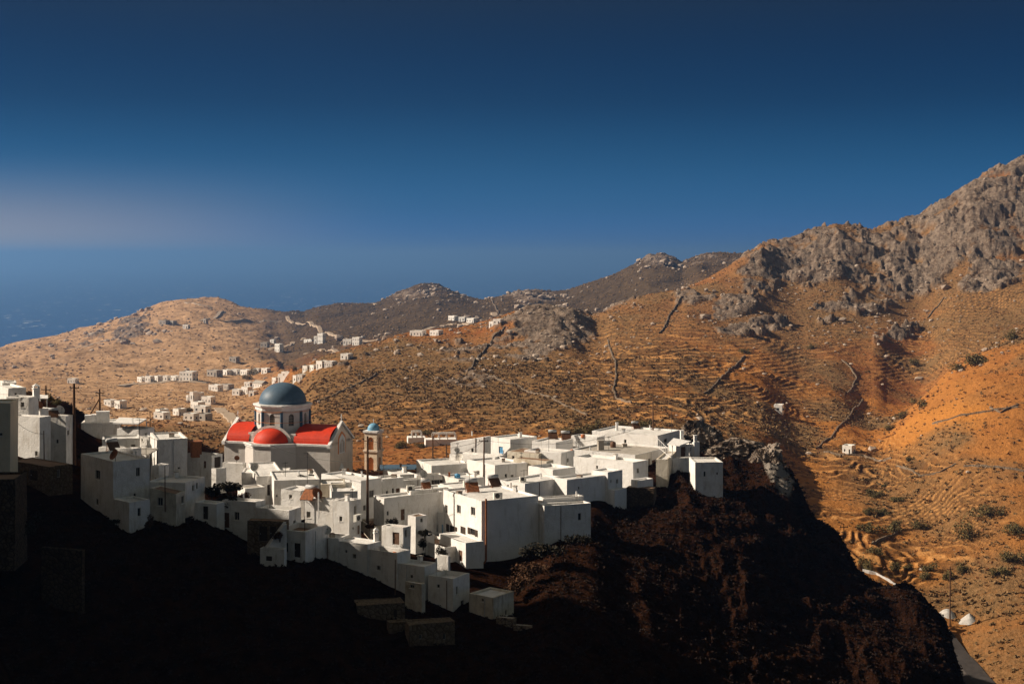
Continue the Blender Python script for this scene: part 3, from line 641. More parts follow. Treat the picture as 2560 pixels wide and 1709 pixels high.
# the chain stepping down the slope
house('L1', 'shaded lower house with flat grey roof below the shuttered narrow house', 846, 1345, 1430, 187, 68, 786, 874, wins=[('L', 808, 1369, 815, 1379, 'w')], sink=6)
house('L2', 'lower house with small bell cote and a sunlit patch on its roof', 918, 1361, 1455, 185, 60, 846, 953, wins=[('L', 862, 1374, 868, 1382, 'w'), ('L', 881, 1384, 890, 1396, 'w')], par=.12, sink=6)
house('L3', 'lower terrace house with clay pots on a deep walled deck', 993, 1382, 1486, 182.5, 56, 918, 1024, wins=[('L', 941, 1413, 951, 1425, 'w')], par=1.0, roof='grey_roof', sink=6)
house('L4', 'small roof room with one door standing behind the clay pot deck', 1008, 1319, 1368, 188, 62, 954, 1026, wins=[('L', 981, 1330, 998, 1361, 'd'), ('R', 1012, 1322, 1018, 1342, 'w')], roof='brown_roof', par=.25)
house('L5', 'lower house with one tiny square window right of the clay pot deck', 1062, 1416, 1506, 180.5, 60, 993, 1093, wins=[('L', 1025, 1436, 1032, 1445, 'w')], sink=6)
house('L6', 'small blank stair head box on the lowest bright house', 1120, 1390, 1430, 184, 62, 1091, 1125, par=.1)
house('L7', 'lowest bright cube house with a curved shadow across its window wall', 1133, 1446, 1518, 178.5, 60, 1070, 1174, wins=[('L', 1092, 1460, 1099, 1469, 'w'), ('R', 1140, 1465, 1144, 1485, 'w'), ('R', 1152, 1500, 1160, 1515, 'dd')], par=.6, sink=6)
house('L8', 'little flat roofed annex with a dark window at the foot of the stepped houses', 1054, 1459, 1504, 176.5, 56, 1013, 1062, wins=[('L', 1024, 1461, 1035, 1470, 'w')], par=.08, sink=5, wall='old')
house('L9', 'last white house down the slope with a worn sunlit roof corner', 1233, 1493, 1550, 176, 54, 1173, 1284, wins=[('L', 1203, 1494, 1209, 1503, 'w'), ('R', 1263, 1524, 1268, 1537, 'w')], wall='old', sink=6)
house('L11', 'ruined dark stone house below the stepped white houses', 893, 1513, 1588, 171, 14, 884, 1012, wins=[('R', 984, 1524, 992, 1542, 'o')], wall='concrete', roof='concrete', par=.1, name='stone_house', sink=4)
house('L12', 'lowest dark stone house with two narrow slits in its wall', 1024, 1562, 1640, 165, 18, 1012, 1137, wins=[('R', 1048, 1586, 1054, 1597, 'w'), ('R', 1108, 1583, 1114, 1598, 'w')], wall='concrete', roof='concrete', par=.1, name='stone_house', sink=4)
house('L13', 'small dark stone outbuilding between the two ruined stone houses', 972, 1557, 1602, 168, 16, 966, 1024, wall='concrete', roof='concrete', par=.1, name='stone_house', sink=4)
# right-hand quarter
house('R1', 'big blank white gable house with a sloping roof line right of the far poles', 1210, 1092, 1152, 250, 62, 1126, 1228, cut=1.35, wall='clean', wins=[('L', 1178, 1120, 1184, 1130, 'w')])
house('R2', 'white house with one bright blue window', 1276, 1098, 1146, 252, 42, 1227, 1342, wins=[('L', 1247, 1116, 1257, 1133, 'bw')], wall='clean')
house('R2b', 'bright low wall house at the foot of the blank gable house', 1236, 1143, 1160, 240, 60, 1124, 1262, wall='clean')
house('R3', 'broad roofed white house with a long blue shadowed wall near the centre', 1237, 1163, 1212, 231, 34, 1168, 1318, wins=[('L', 1192, 1176, 1199, 1187, 'w'), ('R', 1262, 1184, 1268, 1193, 'w'), ('R', 1277, 1186, 1284, 1192, 'w'), ('R', 1240, 1193, 1246, 1214, 'd')], wall='clean')
house('R4', 'long grey walled house with a small lit end window behind the blue tank', 1079, 1163, 1198, 236, 24, 1041, 1176, wins=[('L', 1053, 1170, 1058, 1180, 'w')])
house('R5', 'low white house carrying the round blue tank', 1146, 1198, 1226, 221.5, 32, 1103, 1210, wins=[('L', 1124, 1211, 1136, 1215, 'w')])
house('R6', 'very low white house with an outdoor cooling unit in front of the blue tank', 1144, 1222, 1240, 211.5, 30, 1098, 1214, par=.2)
house('R7', 'sunny cube house with a slit window in its wide blue shadowed wall', 1312, 1209, 1250, 215.5, 44, 1250, 1414, wins=[('R', 1385, 1223, 1390, 1236, 'w'), ('L', 1268, 1211, 1272, 1215, 'w')], wall='clean')
house('R8', 'sunny house with a round cornered shaded terrace at upper right centre', 1382, 1174, 1208, 226, 42, 1320, 1438, wall='clean', par=.5, wins=[('L', 1340, 1188, 1346, 1197, 'w')])
house('R8b', 'high shadowed wall house with a single tiny window above the rocks', 1417, 1199, 1272, 217.5, 38, 1382, 1522, wins=[('R', 1445, 1216, 1449, 1223, 'w')], wall='clean', sink=5)
house('R9', 'ruin with a flat brown earth roof and peeling white front', 1347, 1134, 1166, 240, 58, 1268, 1383, wins=[('L', 1280, 1139, 1286, 1146, 'o'), ('L', 1300, 1140, 1306, 1150, 'o')], wall='old', roof='brown_roof', par=.05, name='ruined_house')
house('R9b', 'low peeling yard wall house with brown earth roof below the ruin', 1366, 1152, 1176, 233, 60, 1284, 1384, wall='old', roof='brown_roof', par=.05, name='ruined_house')
house('R10', 'long sunny house with a small dark window in its shaded gable end', 1404, 1132, 1172, 239, 60, 1311, 1436, wins=[('R', 1417, 1145, 1422, 1155, 'w')], wall='clean')
house('R10b', 'white roofed house behind the brown earth roof with drum heaters beyond', 1390, 1106, 1136, 250, 58, 1330, 1432, wall='clean')
house('R11', 'widest sunny wall house with a dark parapet shadow on the right hill', 1583, 1156, 1206, 228, 52, 1434, 1620, wall='clean', par=.45, wins=[('R', 1592, 1170, 1598, 1182, 'w'), ('L', 1490, 1163, 1495, 1172, 'w')])
house('R11p', 'stepped block with two tiny windows below the widest sunny wall', 1520, 1180, 1258, 222, 46, 1478, 1556, wins=[('R', 1541, 1197, 1546, 1208, 'w'), ('R', 1526, 1199, 1529, 1206, 'w')], wall='clean', sink=5)
house('R11q', 'small white terrace block standing on the brown rock ledge', 1595, 1201, 1224, 224, 40, 1578, 1633, wall='clean', par=.6, sink=3)
house('R11r', 'stair foot block stepping down beside the tiny window block', 1536, 1225, 1258, 221, 46, 1520, 1566, wall='clean', sink=4)
house('R12', 'long grey roofed house carrying tanks and a dark barrel', 1588, 1137, 1170, 240, 55, 1427, 1674, wins=[('R', 1621, 1146, 1626, 1177, 'dd'), ('R', 1630, 1149, 1640, 1176, 'd')], wall='clean', roof='grey_roof')
house('R13', 'topmost long white house on the right crest of the hill', 1644, 1088, 1128, 252, 58, 1480, 1701, wall='clean', wins=[('L', 1500, 1098, 1506, 1108, 'w'), ('L', 1560, 1098, 1566, 1108, 'w'), ('R', 1660, 1096, 1668, 1106, 'w')])
house('R13b', 'lower left end of the crest house with a clay pot on the roof', 1492, 1093, 1120, 254, 60, 1428, 1512, wall='clean')
house('R14', 'porch house with potted plants behind its white canopy', 1690, 1112, 1150, 245, 22, 1672, 1734, wins=[('R', 1702, 1115, 1714, 1142, 'd'), ('R', 1722, 1118, 1728, 1128, 'w')], wall='white')
house('R14b', 'narrow white end block with two small chimneys beside the rock crest', 1736, 1105, 1160, 246, 40, 1730, 1749, wall='clean', sink=4)
house('R14c', 'long low base wall under the porch house', 1682, 1146, 1166, 238, 25, 1672, 1736, wall='white', par=.6, sink=3)
house('R15', 'detached white house at the right tip of the town', 1807, 1155, 1218, 228, 92, 1738, WR=6, wins=[('L', 1759, 1178, 1764, 1191, 'w'), ('L', 1791, 1180, 1795, 1186, 'w')], sink=5)
house('R16', 'ochre plastered wall fragment on the ledge between terrace block and stair', 1668, 1148, 1192, 233, 75, 1640, 1690, wall='old', sink=3)
house('R17', 'tiny white rock house left of the crest chimneys', 1540, 1190, 1200, 236, 40, 1536, 1560, wall='clean')

# ------------------------------------------------------------------ the church
M['ch_wall'] = whitewash('church_plaster', (.66, .62, .58), (.58, .50, .45), (.42, .36, .30), .4)
M['ch_pink'] = whitewash('pink_plaster', (.74, .62, .50), (.62, .49, .38), (.42, .32, .24), .6)
M['red'] = plain('red_roof_paint', (.62, .04, .010), .6, .12, 1.2, .2, .05)
M['dome_blue'] = plain('blue_dome_paint', (.080, .130, .185), .5, .10, 1.5, .2, .04)
M['pil_blue'] = plain('dark_blue_paint', (.055, .11, .17), .6, .1, 3, .1)
cz = -39.6
ch = empty('church', (xat(825, 236), 236, cz), math.radians(-16), 'church with blue dome, octagonal white drum and red vaulted roofs', 'church')
def zc(z): return z - cz          # absolute height -> church height
Lc, Wc = 19.4, 9.8; ev = zc(-31.6)
w = MB()
w.facade((-15.5, 0, 0), (-1, 0, 0), (0, -1, 0), Lc - 15.5, -2, ev, [])            # left bay
w.facade((0, 0, 0), (-1, 0, 0), (0, -1, 0), 6.2, -2, ev, [])                      # right bay
lan = [(4.05, 4.45, zc(-33.15), zc(-31.55), True), (4.72, 5.12, zc(-33.15), zc(-31.2), True), (5.39, 5.79, zc(-33.15), zc(-31.55), True), (3.9, 5.5, 0.0, zc(-36.6), True), (1.3, 2.3, 0.0, zc(-36.9), True), (7.1, 8.1, 0.0, zc(-36.9), True)]
w.poly((-Lc, 0, -2), (-Lc, 0, ev), (-Lc, Wc, ev), (-Lc, Wc, -2)); w.poly((0, Wc, -2), (0, Wc, ev), (-Lc, Wc, ev), (-Lc, Wc, -2))
for x in (-Lc, ):
    w.poly((x, 0, ev), (x, Wc, ev), (x, Wc / 2, ev + 3.1))
w.build('wall', M['ch_wall'], ch)
w = MB()
w.facade((0, 0, 0), (0, 1, 0), (1, 0, 0), Wc, -2, ev, [h for h in lan])
w.poly((0, 0, ev), (0, Wc, ev), (0, Wc / 2, ev + 3.1))
w.build('front_gable_wall', M['ch_pink'], ch)
# gable copings
for x0, x1 in ((-.30, .22), (-Lc - .2, -Lc + .35)):
    g = MB(); t = .34
    for (ya, yb) in ((-.3, Wc / 2), (Wc + .3, Wc / 2)):
        za, zb_ = ev + .05, ev + 3.45
        P = [(x0, ya, za), (x1, ya, za), (x1, yb, zb_), (x0, yb, zb_)]; Q = [(p[0], p[1], p[2] + t) for p in P]
        g.poly(*P); g.poly(*Q)
        for i in range(4): g.poly(P[i], P[(i+1) % 4], Q[(i+1) % 4], Q[i])
    g.box(x0, x1, -.5, .35, ev - .25, ev + .32)
    g.build('gable_coping', M['clean'], ch)
    c = MB(); xm = (x0 + x1) / 2; c.box(xm - .06, xm + .06, Wc/2 - .06, Wc/2 + .06, ev + 3.7, ev + 4.9); c.box(xm - .055, xm + .055, Wc/2 - .35, Wc/2 + .35, ev + 4.35, ev + 4.47)
    c.build('cross', M['clean'], ch)
# barrel roofs
for x0, x1 in ((-Lc + .3, -14.9), (-6.7, -.25)):
    r = MB(); n = 20; k = 8
    for i in range(n):
        for j in range(k):
            q = []
            for a, b_ in ((i, j), (i+1, j), (i+1, j+1), (i, j+1)):
                t = math.pi * a / n; y = Wc / 2 - math.cos(t) * (Wc / 2 - .15); z = ev + .02 + 3.0 * (math.sin(t) ** .82)
                q.append((x0 + (x1 - x0) * b_ / k, y, z))
            r.poly(*q)
    r.build('vaulted_roof', M['red'], ch, True)
# apse
AP = [(-15.5, 0), (-12.9, -2.25), (-9.55, -2.45), (-6.2, 0)]
a = MB()
for i in range(3):
    p, q = AP[i], AP[i+1]; a.poly((*p, -2), (*q, -2), (*q, ev), (*p, ev))
a.build('apse_wall', M['ch_wall'], ch)
a = MB(); c0 = (-10.85, .6)
for i in range(3):
    p, q = AP[i], AP[i+1]; a.poly((*p, ev + .30), (*q, ev + .30), (c0[0], c0[1], ev + .30))
a.build('apse_ledge', M['clean'], ch)
# cornice band following the whole front
PTS = [(-Lc - .2, .0)] + AP + [(.15, 0)]
a = MB()
for i in range(len(PTS) - 1):
    p = Vector((*PTS[i], 0)); q = Vector((*PTS[i+1], 0)); d_ = (q - p).normalized(); nn = Vector((d_.y, -d_.x, 0))
    for off, z0, z1 in ((.16, ev - .35, ev - .02), (.34, ev - .02, ev + .30)):
        a0 = p + nn * off - d_ * off * .4; a1 = q + nn * off + d_ * off * .4
        P = [a0, a1, q - nn * .2, p - nn * .2]
        B = [(v.x, v.y, z0) for v in P]; T = [(v.x, v.y, z1) for v in P]
        a.poly(*T); a.poly(*reversed(B))
        for k in range(4): a.poly(B[k], B[(k+1) % 4], T[(k+1) % 4], T[k])
a.build('cornice', M['clean'], ch)
# half dome over the apse
s = MB(); prof = [(3.15 * math.cos(t * math.pi / 24), ev + .31 + 2.35 * math.sin(t * math.pi / 24)) for t in range(13)]
s.lathe(prof, c0[0], c0[1], 28, math.pi, 2 * math.pi, 1, .82); s.build('half_dome', M['red'], ch, True)
# square base with an arch behind the half dome, octagonal drum, cornice, dome
cx, cy = -10.85, Wc / 2; bz0, bz1 = ev - .3, zc(-29.8)
s = MB(); s.box(cx - 4.35, cx + 4.35, cy - 4.3, cy + 4.3, bz0, bz1)
n = 18
for k in range(n):
    t0, t1 = math.pi * k / n, math.pi * (k + 1) / n; R0, R1 = 3.16, 3.75
    pi = [(cx - R0 * math.cos(t), ev + .3 + (R0 - .75) * math.sin(t)) for t in (t0, t1)]; po = [(cx - R1 * math.cos(t), ev + .3 + (R1 - .95) * math.sin(t)) for t in (t0, t1)]
    yf, yk = .30, cy - 4.28
    s.poly((pi[0][0], yf, pi[0][1]), (pi[1][0], yf, pi[1][1]), (po[1][0], yf, po[1][1]), (po[0][0], yf, po[0][1]))
    s.poly((po[0][0], yf, po[0][1]), (po[1][0], yf, po[1][1]), (po[1][0], yk, po[1][1]), (po[0][0], yk, po[0][1]))
s.build('square_base', M['ch_wall'], ch)
R = 4.55; dz0, dz1 = bz1 - .1, zc(-25.75)
vt = [(cx + R * math.cos(math.radians(22.5 + 45 * k)), cy + R * math.sin(math.radians(22.5 + 45 * k))) for k in range(8)]
dr = MB(); fw = (Vector(vt[0]) - Vector(vt[1])).length; wn = []
for k in range(8):
    p, q = Vector((*vt[k], 0)), Vector((*vt[(k+1) % 8], 0)); d_ = (q - p).normalized(); nn = Vector((d_.y, -d_.x, 0))
    dr.facade(p, d_, nn, fw, dz0, dz1, [(fw/2 - .47, fw/2 + .47, dz0 + 1.25, dz0 + 3.25, True)], .25)
    wn.append((p, d_, nn))
drum = dr.build('drum', M['ch_wall'], ch)
for p, d_, nn in wn:
    f = MB(); c_ = p + d_ * fw / 2 - nn * .2
    def fb(a0, a1, z0, z1, dd, th, mb=f):
        A0 = c_ + d_ * a0 + nn * dd; A1 = c_ + d_ * a1 + nn * dd; B1 = A1 - nn * th; B0 = A0 - nn * th
        T = [(v.x, v.y, z1) for v in (A0, A1, B1, B0)]; B = [(v.x, v.y, z0) for v in (A0, A1, B1, B0)]
        mb.poly(*T); mb.poly(*B)
        for k in range(4): mb.poly(B[k], B[(k+1) % 4], T[(k+1) % 4], T[k])
    fb(-.46, .46, dz0 + 1.26, dz0 + 3.2, -.05, .03)
    wf = f.build('window', M['pane'], drum)
    g = MB()
    for a0 in (-.04, -.24, .16): fb(a0, a0 + .06, dz0 + 1.26, dz0 + 3.1, .01, .05, g)
    for z in (1.7, 2.15, 2.6): fb(-.45, .45, dz0 + z, dz0 + z + .06, .02, .04, g)
    g.build('glazing_bar', M['frame'], drum)
for k in range(8):
    x, y = vt[k]; ang = math.radians(22.5 + 45 * k)
    m_ = MB(); m_.tube((cx + (R + .0) * math.cos(ang), cy + (R + .0) * math.sin(ang), dz0 + .55), (cx + R * math.cos(ang), cy + R * math.sin(ang), dz1 - .45), .27, n=8)
    m_.build('pilaster', M['pil_blue'], drum)
def octring(mb, r0, z0, r1, z1):
    P0 = [(cx + r0 * math.cos(math.radians(22.5 + 45 * k)), cy + r0 * math.sin(math.radians(22.5 + 45 * k)), z0) for k in range(8)]
    P1 = [(cx + r1 * math.cos(math.radians(22.5 + 45 * k)), cy + r1 * math.sin(math.radians(22.5 + 45 * k)), z1) for k in range(8)]
    for k in range(8): mb.poly(P0[k], P0[(k+1) % 8], P1[(k+1) % 8], P1[k])
oc = MB(); octring(oc, R - .1, dz1 - .35, R + .14, dz1 - .35); octring(oc, R + .14, dz1 - .35, R + .14, dz1); octring(oc, R + .14, dz1, R + .5, dz1 + .38); octring(oc, R + .5, dz1 + .38, R + .5, dz1 + .62); octring(oc, R + .5, dz1 + .62, .5, dz1 + .66)
oc.build('drum_cornice', M['clean'], drum)
for rz_, r_ in ((dz1 - .48, R + .1), (dz0 + 1.9, R + .12)):
    ls = MB()
    for k in range(8):
        a0, a1 = [math.radians(22.5 + 45 * q) for q in (k, k + 1)]
        A = Vector((cx + (r_ + .2) * math.cos(a0), cy + (r_ + .2) * math.sin(a0), rz_)); B = Vector((cx + (r_ + .2) * math.cos(a1), cy + (r_ + .2) * math.sin(a1), rz_))
        mid = (A + B) / 2 - Vector((0, 0, .12)); ls.tube(A, mid, .035, n=5); ls.tube(mid, B, .035, n=5)
    ls.build('festoon_cord', M['ochre'], drum)
dm = MB(); Rd = 4.02
prof = [(Rd, dz1 + .6), (Rd, dz1 + .78)] + [(Rd * math.cos(t * math.pi / 48), dz1 + .78 + 3.35 * math.sin(t * math.pi / 48)) for t in range(1, 24)] + [(.05, dz1 + .78 + 3.36)]
dm.lathe(prof, cx, cy, 48); dome = dm.build('dome', M['dome_blue'], ch, True)
# gable front details: white surround, ochre trim, lancets, doors
def flat_y(mb, pts, x0, x1):
    P = [(x1, y, z) for y, z in pts]; Q = [(x0, y, z) for y, z in pts]
    mb.poly(*P)
    for k in range(len(P)): mb.poly(P[k], P[(k+1) % len(P)], Q[(k+1) % len(P)], Q[k])
def ring(mb, outer, inner, x0, x1):
    n = len(outer)
    for k in range(n):
        k2 = (k + 1) % n
        mb.poly((x1, *outer[k]), (x1, *outer[k2]), (x1, *inner[k2]), (x1, *inner[k]))
        mb.poly((x1, *outer[k]), (x1, *outer[k2]), (x0, *outer[k2]), (x0, *outer[k]))
def pointed(c, r, z0, z1, n=8):
    pts = [(c - r, z0)]
    for k in range(n + 1):
        t = k / n; pts.append((c - r * math.cos(t * math.pi / 2), (z0 * .35 + z1 * .65) + (z1 - (z0 * .35 + z1 * .65)) * t))
    for k in range(n, -1, -1):
        t = k / n; pts.append((c + r * math.cos(t * math.pi / 2), (z0 * .35 + z1 * .65) + (z1 - (z0 * .35 + z1 * .65)) * t))
    pts.append((c + r, z0)); return pts
t_ = MB(); ring(t_, pointed(4.92, 1.55, zc(-33.3), zc(-29.6)), pointed(4.92, 1.25, zc(-33.3), zc(-30.0)), .0, .07); t_.build('window_trim', M['ochre'], ch)
t_ = MB(); ring(t_, pointed(4.92, 1.24, zc(-33.3), zc(-30.02)), pointed(4.92, 1.0, zc(-33.15), zc(-30.9)), .0, .10)
t_.box(.0, .06, 4.46, 4.71, zc(-33.15), zc(-31.3)); t_.box(.0, .06, 5.13, 5.38, zc(-33.15), zc(-31.3)); t_.build('window_surround', M['clean'], ch)
p_ = MB()
for y in (4.25, 4.92, 5.59): p_.box(-.2, -.15, y - .22, y + .22, zc(-33.2), zc(-31.2))
p_.build('lancet_window', M['pane'], ch)
for yc, r_, zt_ in ((4.7, 1.15, -36.2), (1.8, .8, -36.5), (7.6, .8, -36.5)):
    t_ = MB(); ring(t_, pointed(yc, r_, 0, zc(zt_) + .35), pointed(yc, r_ - .28, 0, zc(zt_)), .0, .08); t_.build('door_trim', M['ochre'], ch)
    d_ = MB(); d_.box(-.25, -.2, yc - r_ * .7, yc + r_ * .7, .0, zc(zt_)); d_.build('door', M['clean'] if r_ < 1 else M['brown'], ch)
pd = MB(); flat_y(pd, [(3.7, zc(-36.0)), (5.7, zc(-36.0)), (4.7, zc(-34.9))], .0, .15); pd.build('door_pediment', M['clean'], ch)

# ------------------------------------------------------------------ bell tower
M['tan'] = whitewash('tan_plaster', (.80, .66, .50), (.70, .56, .40), (.52, .42, .30), .6)
M['orange'] = plain('orange_reveal', (.72, .30, .13), .8, .15, 2, .1)
M['tower_blue'] = plain('pale_blue_dome', (.17, .38, .55), .5, .1, 2, .1)
td, tph = 265., math.radians(70); tx = xat(942, td); tz = -43.
bt = empty('bell_tower', (tx, td, tz), tph, 'slim tan bell tower with orange arches and small pale blue dome', 'bell tower')
TW, TD = 2.5, 2.55; H = zat(1080, td) - tz
def tzz(v): return zat(v, td) - tz
w = MB(); hl = [(TW*.28, TW*.72, tzz(1126), tzz(1093), True), (TW*.28, TW*.72, tzz(1180), tzz(1143), True)]
w.facade((0, 0, 0), (1, 0, 0), (0, -1, 0), TW, -2, H, hl, .5)
w.facade((0, TD, 0), (1, 0, 0), (0, 1, 0), TW, -2, H, hl, .5)
hl = [(TD*.27, TD*.75, tzz(1126), tzz(1093), True), (TD*.27, TD*.75, tzz(1180), tzz(1143), True)]
w.facade((0, 0, 0), (0, 1, 0), (-1, 0, 0), TD, -2, H, hl, .5)
w.facade((TW, 0, 0), (0, 1, 0), (1, 0, 0), TD, -2, H, hl, .5)
w.build('wall', M['tan'], bt)
s = MB(); s.box(.5, TW - .5, .5, TD - .5, 0, H - .3); s.build('arch_core', M['orange'], bt)
for v in (1080, 1128, 1186):
    s = MB(); z = tzz(v); s.box(-.22, TW + .22, -.22, TD + .22, z - .14, z + .2); s.box(-.1, TW + .1, -.1, TD + .1, z - .32, z - .14); s.build('cornice', M['clean'] if v == 1080 else M['ch_pink'], bt)
s = MB(); s.lathe([(1.12, H + .2), (1.12, H + .42)] + [(1.12 * math.cos(t * math.pi / 24), H + .42 + 1.1 * math.sin(t * math.pi / 24)) for t in range(1, 12)] + [(.03, H + 1.52)], TW/2, TD/2, 24); s.build('dome', M['tower_blue'], bt, True)
s = MB(); s.tube((TW/2, TD/2, H + 1.4), (TW/2, TD/2, H + 2.3), .04, n=5); s.box(TW/2 - .2, TW/2 + .2, TD/2 - .03, TD/2 + .03, H + 1.95, H + 2.03); s.build('cross', M['clean'], bt)
# low blue-grey vault behind the town centre
z0 = zat(1176, 262); o = empty('chapel', (xat(1000, 262), 262, z0 - 4), math.radians(6), 'low blue grey vaulted chapel roof between bell tower and town', 'chapel')
s = MB(); s.box(-3.6, 3.6, 0, 4.5, -2, 4); s.build('wall', M['ch_wall'], o)
s = MB(); n = 12
for k in range(n):
    t0, t1 = math.pi * k / n, math.pi * (k+1) / n
    s.poly((-3.7, 2.25 - 2.4*math.cos(t0), 4 + .75*math.sin(t0)), (3.7, 2.25 - 2.4*math.cos(t0), 4 + .75*math.sin(t0)), (3.7, 2.25 - 2.4*math.cos(t1), 4 + .75*math.sin(t1)), (-3.7, 2.25 - 2.4*math.cos(t1), 4 + .75*math.sin(t1)))
s.build('roof', M['dome_blue'], o, True)

# ------------------------------------------------------------------ things on roofs
def heater(label, p, rz, sc=1., group='solar water heaters on the roofs', pm='panel'):
    o = empty('solar_water_heater', p, rz, label, 'solar heater', group); o.scale = (sc * .78,) * 3
    s = MB(); s.tube((-.75, .55, 1.35), (.75, .55, 1.35), .26, n=14); s.build('tank', M['steel'], o, True)
    s = MB(); s.poly((-.8, -.75, .15), (.8, -.75, .15), (.8, .35, 1.15), (-.8, .35, 1.15)); s.poly((-.8, -.70, .08), (.8, -.70, .08), (.8, .4, 1.08), (-.8, .4, 1.08))
    s.poly((-.8, -.75, .15), (.8, -.75, .15), (.8, -.70, .08), (-.8, -.70, .08)); s.poly((-.8, -.75, .15), (-.8, .35, 1.15), (-.8, .4, 1.08), (-.8, -.7, .08)); s.poly((.8, -.75, .15), (.8, .35, 1.15), (.8, .4, 1.08), (.8, -.7, .08))
    s.build('panel', M[pm], o)
    s = MB()
    for x in (-.7, .7):
        s.tube((x, .6, 0), (x, .5, 1.2), .035, n=5); s.tube((x, -.7, 0), (x, -.7, .15), .035, n=5); s.tube((x, -.7, .04), (x, .6, .04), .03, n=5); s.tube((x, .6, .1), (x, .1, .8), .025, n=5)
    s.tube((-.7, .6, .1), (.7, .55, 1.1), .02, n=5)
    s.build('stand', M['rust'], o); return o
def dish(label, p, rz, r=.55, mat='dish', group='satellite dishes'):
    o = empty('satellite_dish', p, rz, label, 'satellite dish', group)
    s = MB(); s.tube((0, 0, 0), (0, 0, .75), .035, n=6); s.build('mast', M['dark_metal'], o)
    s = MB(); n = 16; base = None
    c = Vector((0, -.1, .95)); ax = Vector((0, -.85, .52)).normalized(); a = Vector((1, 0, 0)); b_ = ax.cross(a)
    for k in range(5):
        for j in range(n):
            q = []
            for kk, jj in ((k, j), (k, j+1), (k+1, j+1), (k+1, j)):
                rr = r * kk / 5; t = 2*math.pi*jj/n; q.append(c + (a*math.cos(t) + b_*math.sin(t))*rr + ax*(rr*rr*.35))
            if k == 0: s.poly(q[0], q[2], q[3])
            else: s.poly(*q)
    s.build('reflector', M[mat], o, True)
    s = MB(); s.tube(c - b_*r*.9, c + ax*.5, .015, n=4); s.box(-.05, .05, c.y + ax.y*.5 - .06, c.y + ax.y*.5 + .06, c.z + ax.z*.5 - .05, c.z + ax.z*.5 + .05); s.build('receiver_arm', M['dark_metal'], o); return o
def antenna(label, p, h, rz=0., el=6, group='television aerials on the roofs'):
    o = empty('television_aerial', p, rz, label, 'aerial', group)
    s = MB(); s.tube((0, 0, -.1), (0, 0, h), .035, n=5); s.build('mast', M['dark_metal'], o)
    s = MB(); s.tube((-.6, 0, h - .15), (.6, 0, h - .15), .02, n=4)
    for k in range(el): x = -.55 + 1.1 * k / (el - 1); s.tube((x, -.28, h - .15), (x, .28, h - .15), .014, n=4)
    s.build('boom', M['dark_metal'], o); return o
def ac(label, p, rz, s_=1.): 
    o = empty('air_conditioner', p, rz, label, 'air conditioner', 'outdoor cooling units'); o.scale = (s_,) * 3
    s = MB(); s.box(-.42, .42, -.16, .16, .08, .68); s.box(-.36, -.26, -.17, .17, 0, .078); s.box(.26, .36, -.17, .17, 0, .078); s.build('casing', M['ac'], o)
    s = MB(); s.tube((-.08, -.185, .38), (-.08, -.165, .38), .23, n=18); s.build('fan_grille', M['dark_metal'], o); return o
def chimney(label, p, rz, w=.5, h=1.3, mat='clean', pointed_=True):
    o = empty('chimney', p, rz, label, 'chimney', 'rooftop chimneys')
    s = MB(); s.box(-w/2, w/2, -w/2, w/2, -.2, h); s.build('stack', M[mat], o)
    s = MB(); s.box(-w*.62, w*.62, -w*.62, w*.62, h + .003, h + .12)
    if pointed_:
        for x in (-w*.4, w*.4): s.box(x - .06, x + .06, -w*.45, w*.45, h + .12, h + .42)
        t = h + .42; s.poly((-w*.6, -w*.6, t), (w*.6, -w*.6, t), (0, 0, t + .4)); s.poly((w*.6, -w*.6, t), (w*.6, w*.6, t), (0, 0, t + .4)); s.poly((w*.6, w*.6, t), (-w*.6, w*.6, t), (0, 0, t + .4)); s.poly((-w*.6, w*.6, t), (-w*.6, -w*.6, t), (0, 0, t + .4)); s.poly((-w*.6, -w*.6, t), (w*.6, -w*.6, t), (w*.6, w*.6, t), (-w*.6, w*.6, t))
    s.build('cap', M[mat], o); return o
def rp(key, u, v_hint=None):
    """a point on the roof of house key that lies in column u, a bit behind its front edge"""
    h = HOUSES[key]; zz = h['zb'] + h['H'] - h['par'] + .03
    d = -zz * F / (v_hint - V0) if v_hint else h['y'] + 2
    return Vector((xat(u, d), d, zz))
def onr(key, u, fy=.5):
    """point at column u on the roof of house key at a fraction fy of its depth away from the camera"""
    h = HOUSES[key]; c, s = math.cos(h['ph']), math.sin(h['ph'])
    cen = Vector((h['x'] + c*h['W']*.5 - s*h['D']*fy, h['y'] + s*h['W']*.5 + c*h['D']*fy, h['zb'] + h['H'] - h['par'] + .03))
    best = None
    for i in range(1, 20):
        for j in range(1, 20):
            x = h['W']*i/20; y = h['D']*j/20; X_ = h['x'] + c*x - s*y; Y_ = h['y'] + s*x + c*y
            e = abs(1280 + F*X_/Y_ - u) + 30*abs(j/20 - fy)
            if best is None or e < best[0]: best = (e, X_, Y_)
    return Vector((best[1], best[2], cen.z))
R_ = math.radians
heater('solar heater with steel tank on the low terrace above the cube house', onr('A6c', 283, .5), R_(40), 1.35)
heater('solar heater with round white tank beside the far left dish', onr('A2b', 132, .6), R_(20), 1.1)
heater('rusty brown solar heater on roof edge left of the central pole', onr('A12a', 773, .6), R_(-25), 1.6, pm='rust')
heater('solar heater with orange panel on the back of the largest house', onr('A18', 1180, .75), R_(15), 1.5, pm='rust')
heater('rust coloured heater with grey hood behind the largest house', onr('A18', 1238, .9), R_(30), 1.4)
heater('small heater on brown tray left of the open shutters', onr('A16b', 1068, .5), R_(25), 1.1, pm='rust')
heater('left one of the two cylinder heaters on the right hill', onr('R10b', 1384, .8), R_(10), 1.3)
heater('right one of the two cylinder heaters on the right hill', onr('R10b', 1416, .8), R_(10), 1.3)
heater('solar heater silhouetted on the crest house right of the thin chimney', onr('R13', 1590, .85), R_(20), 1.1)
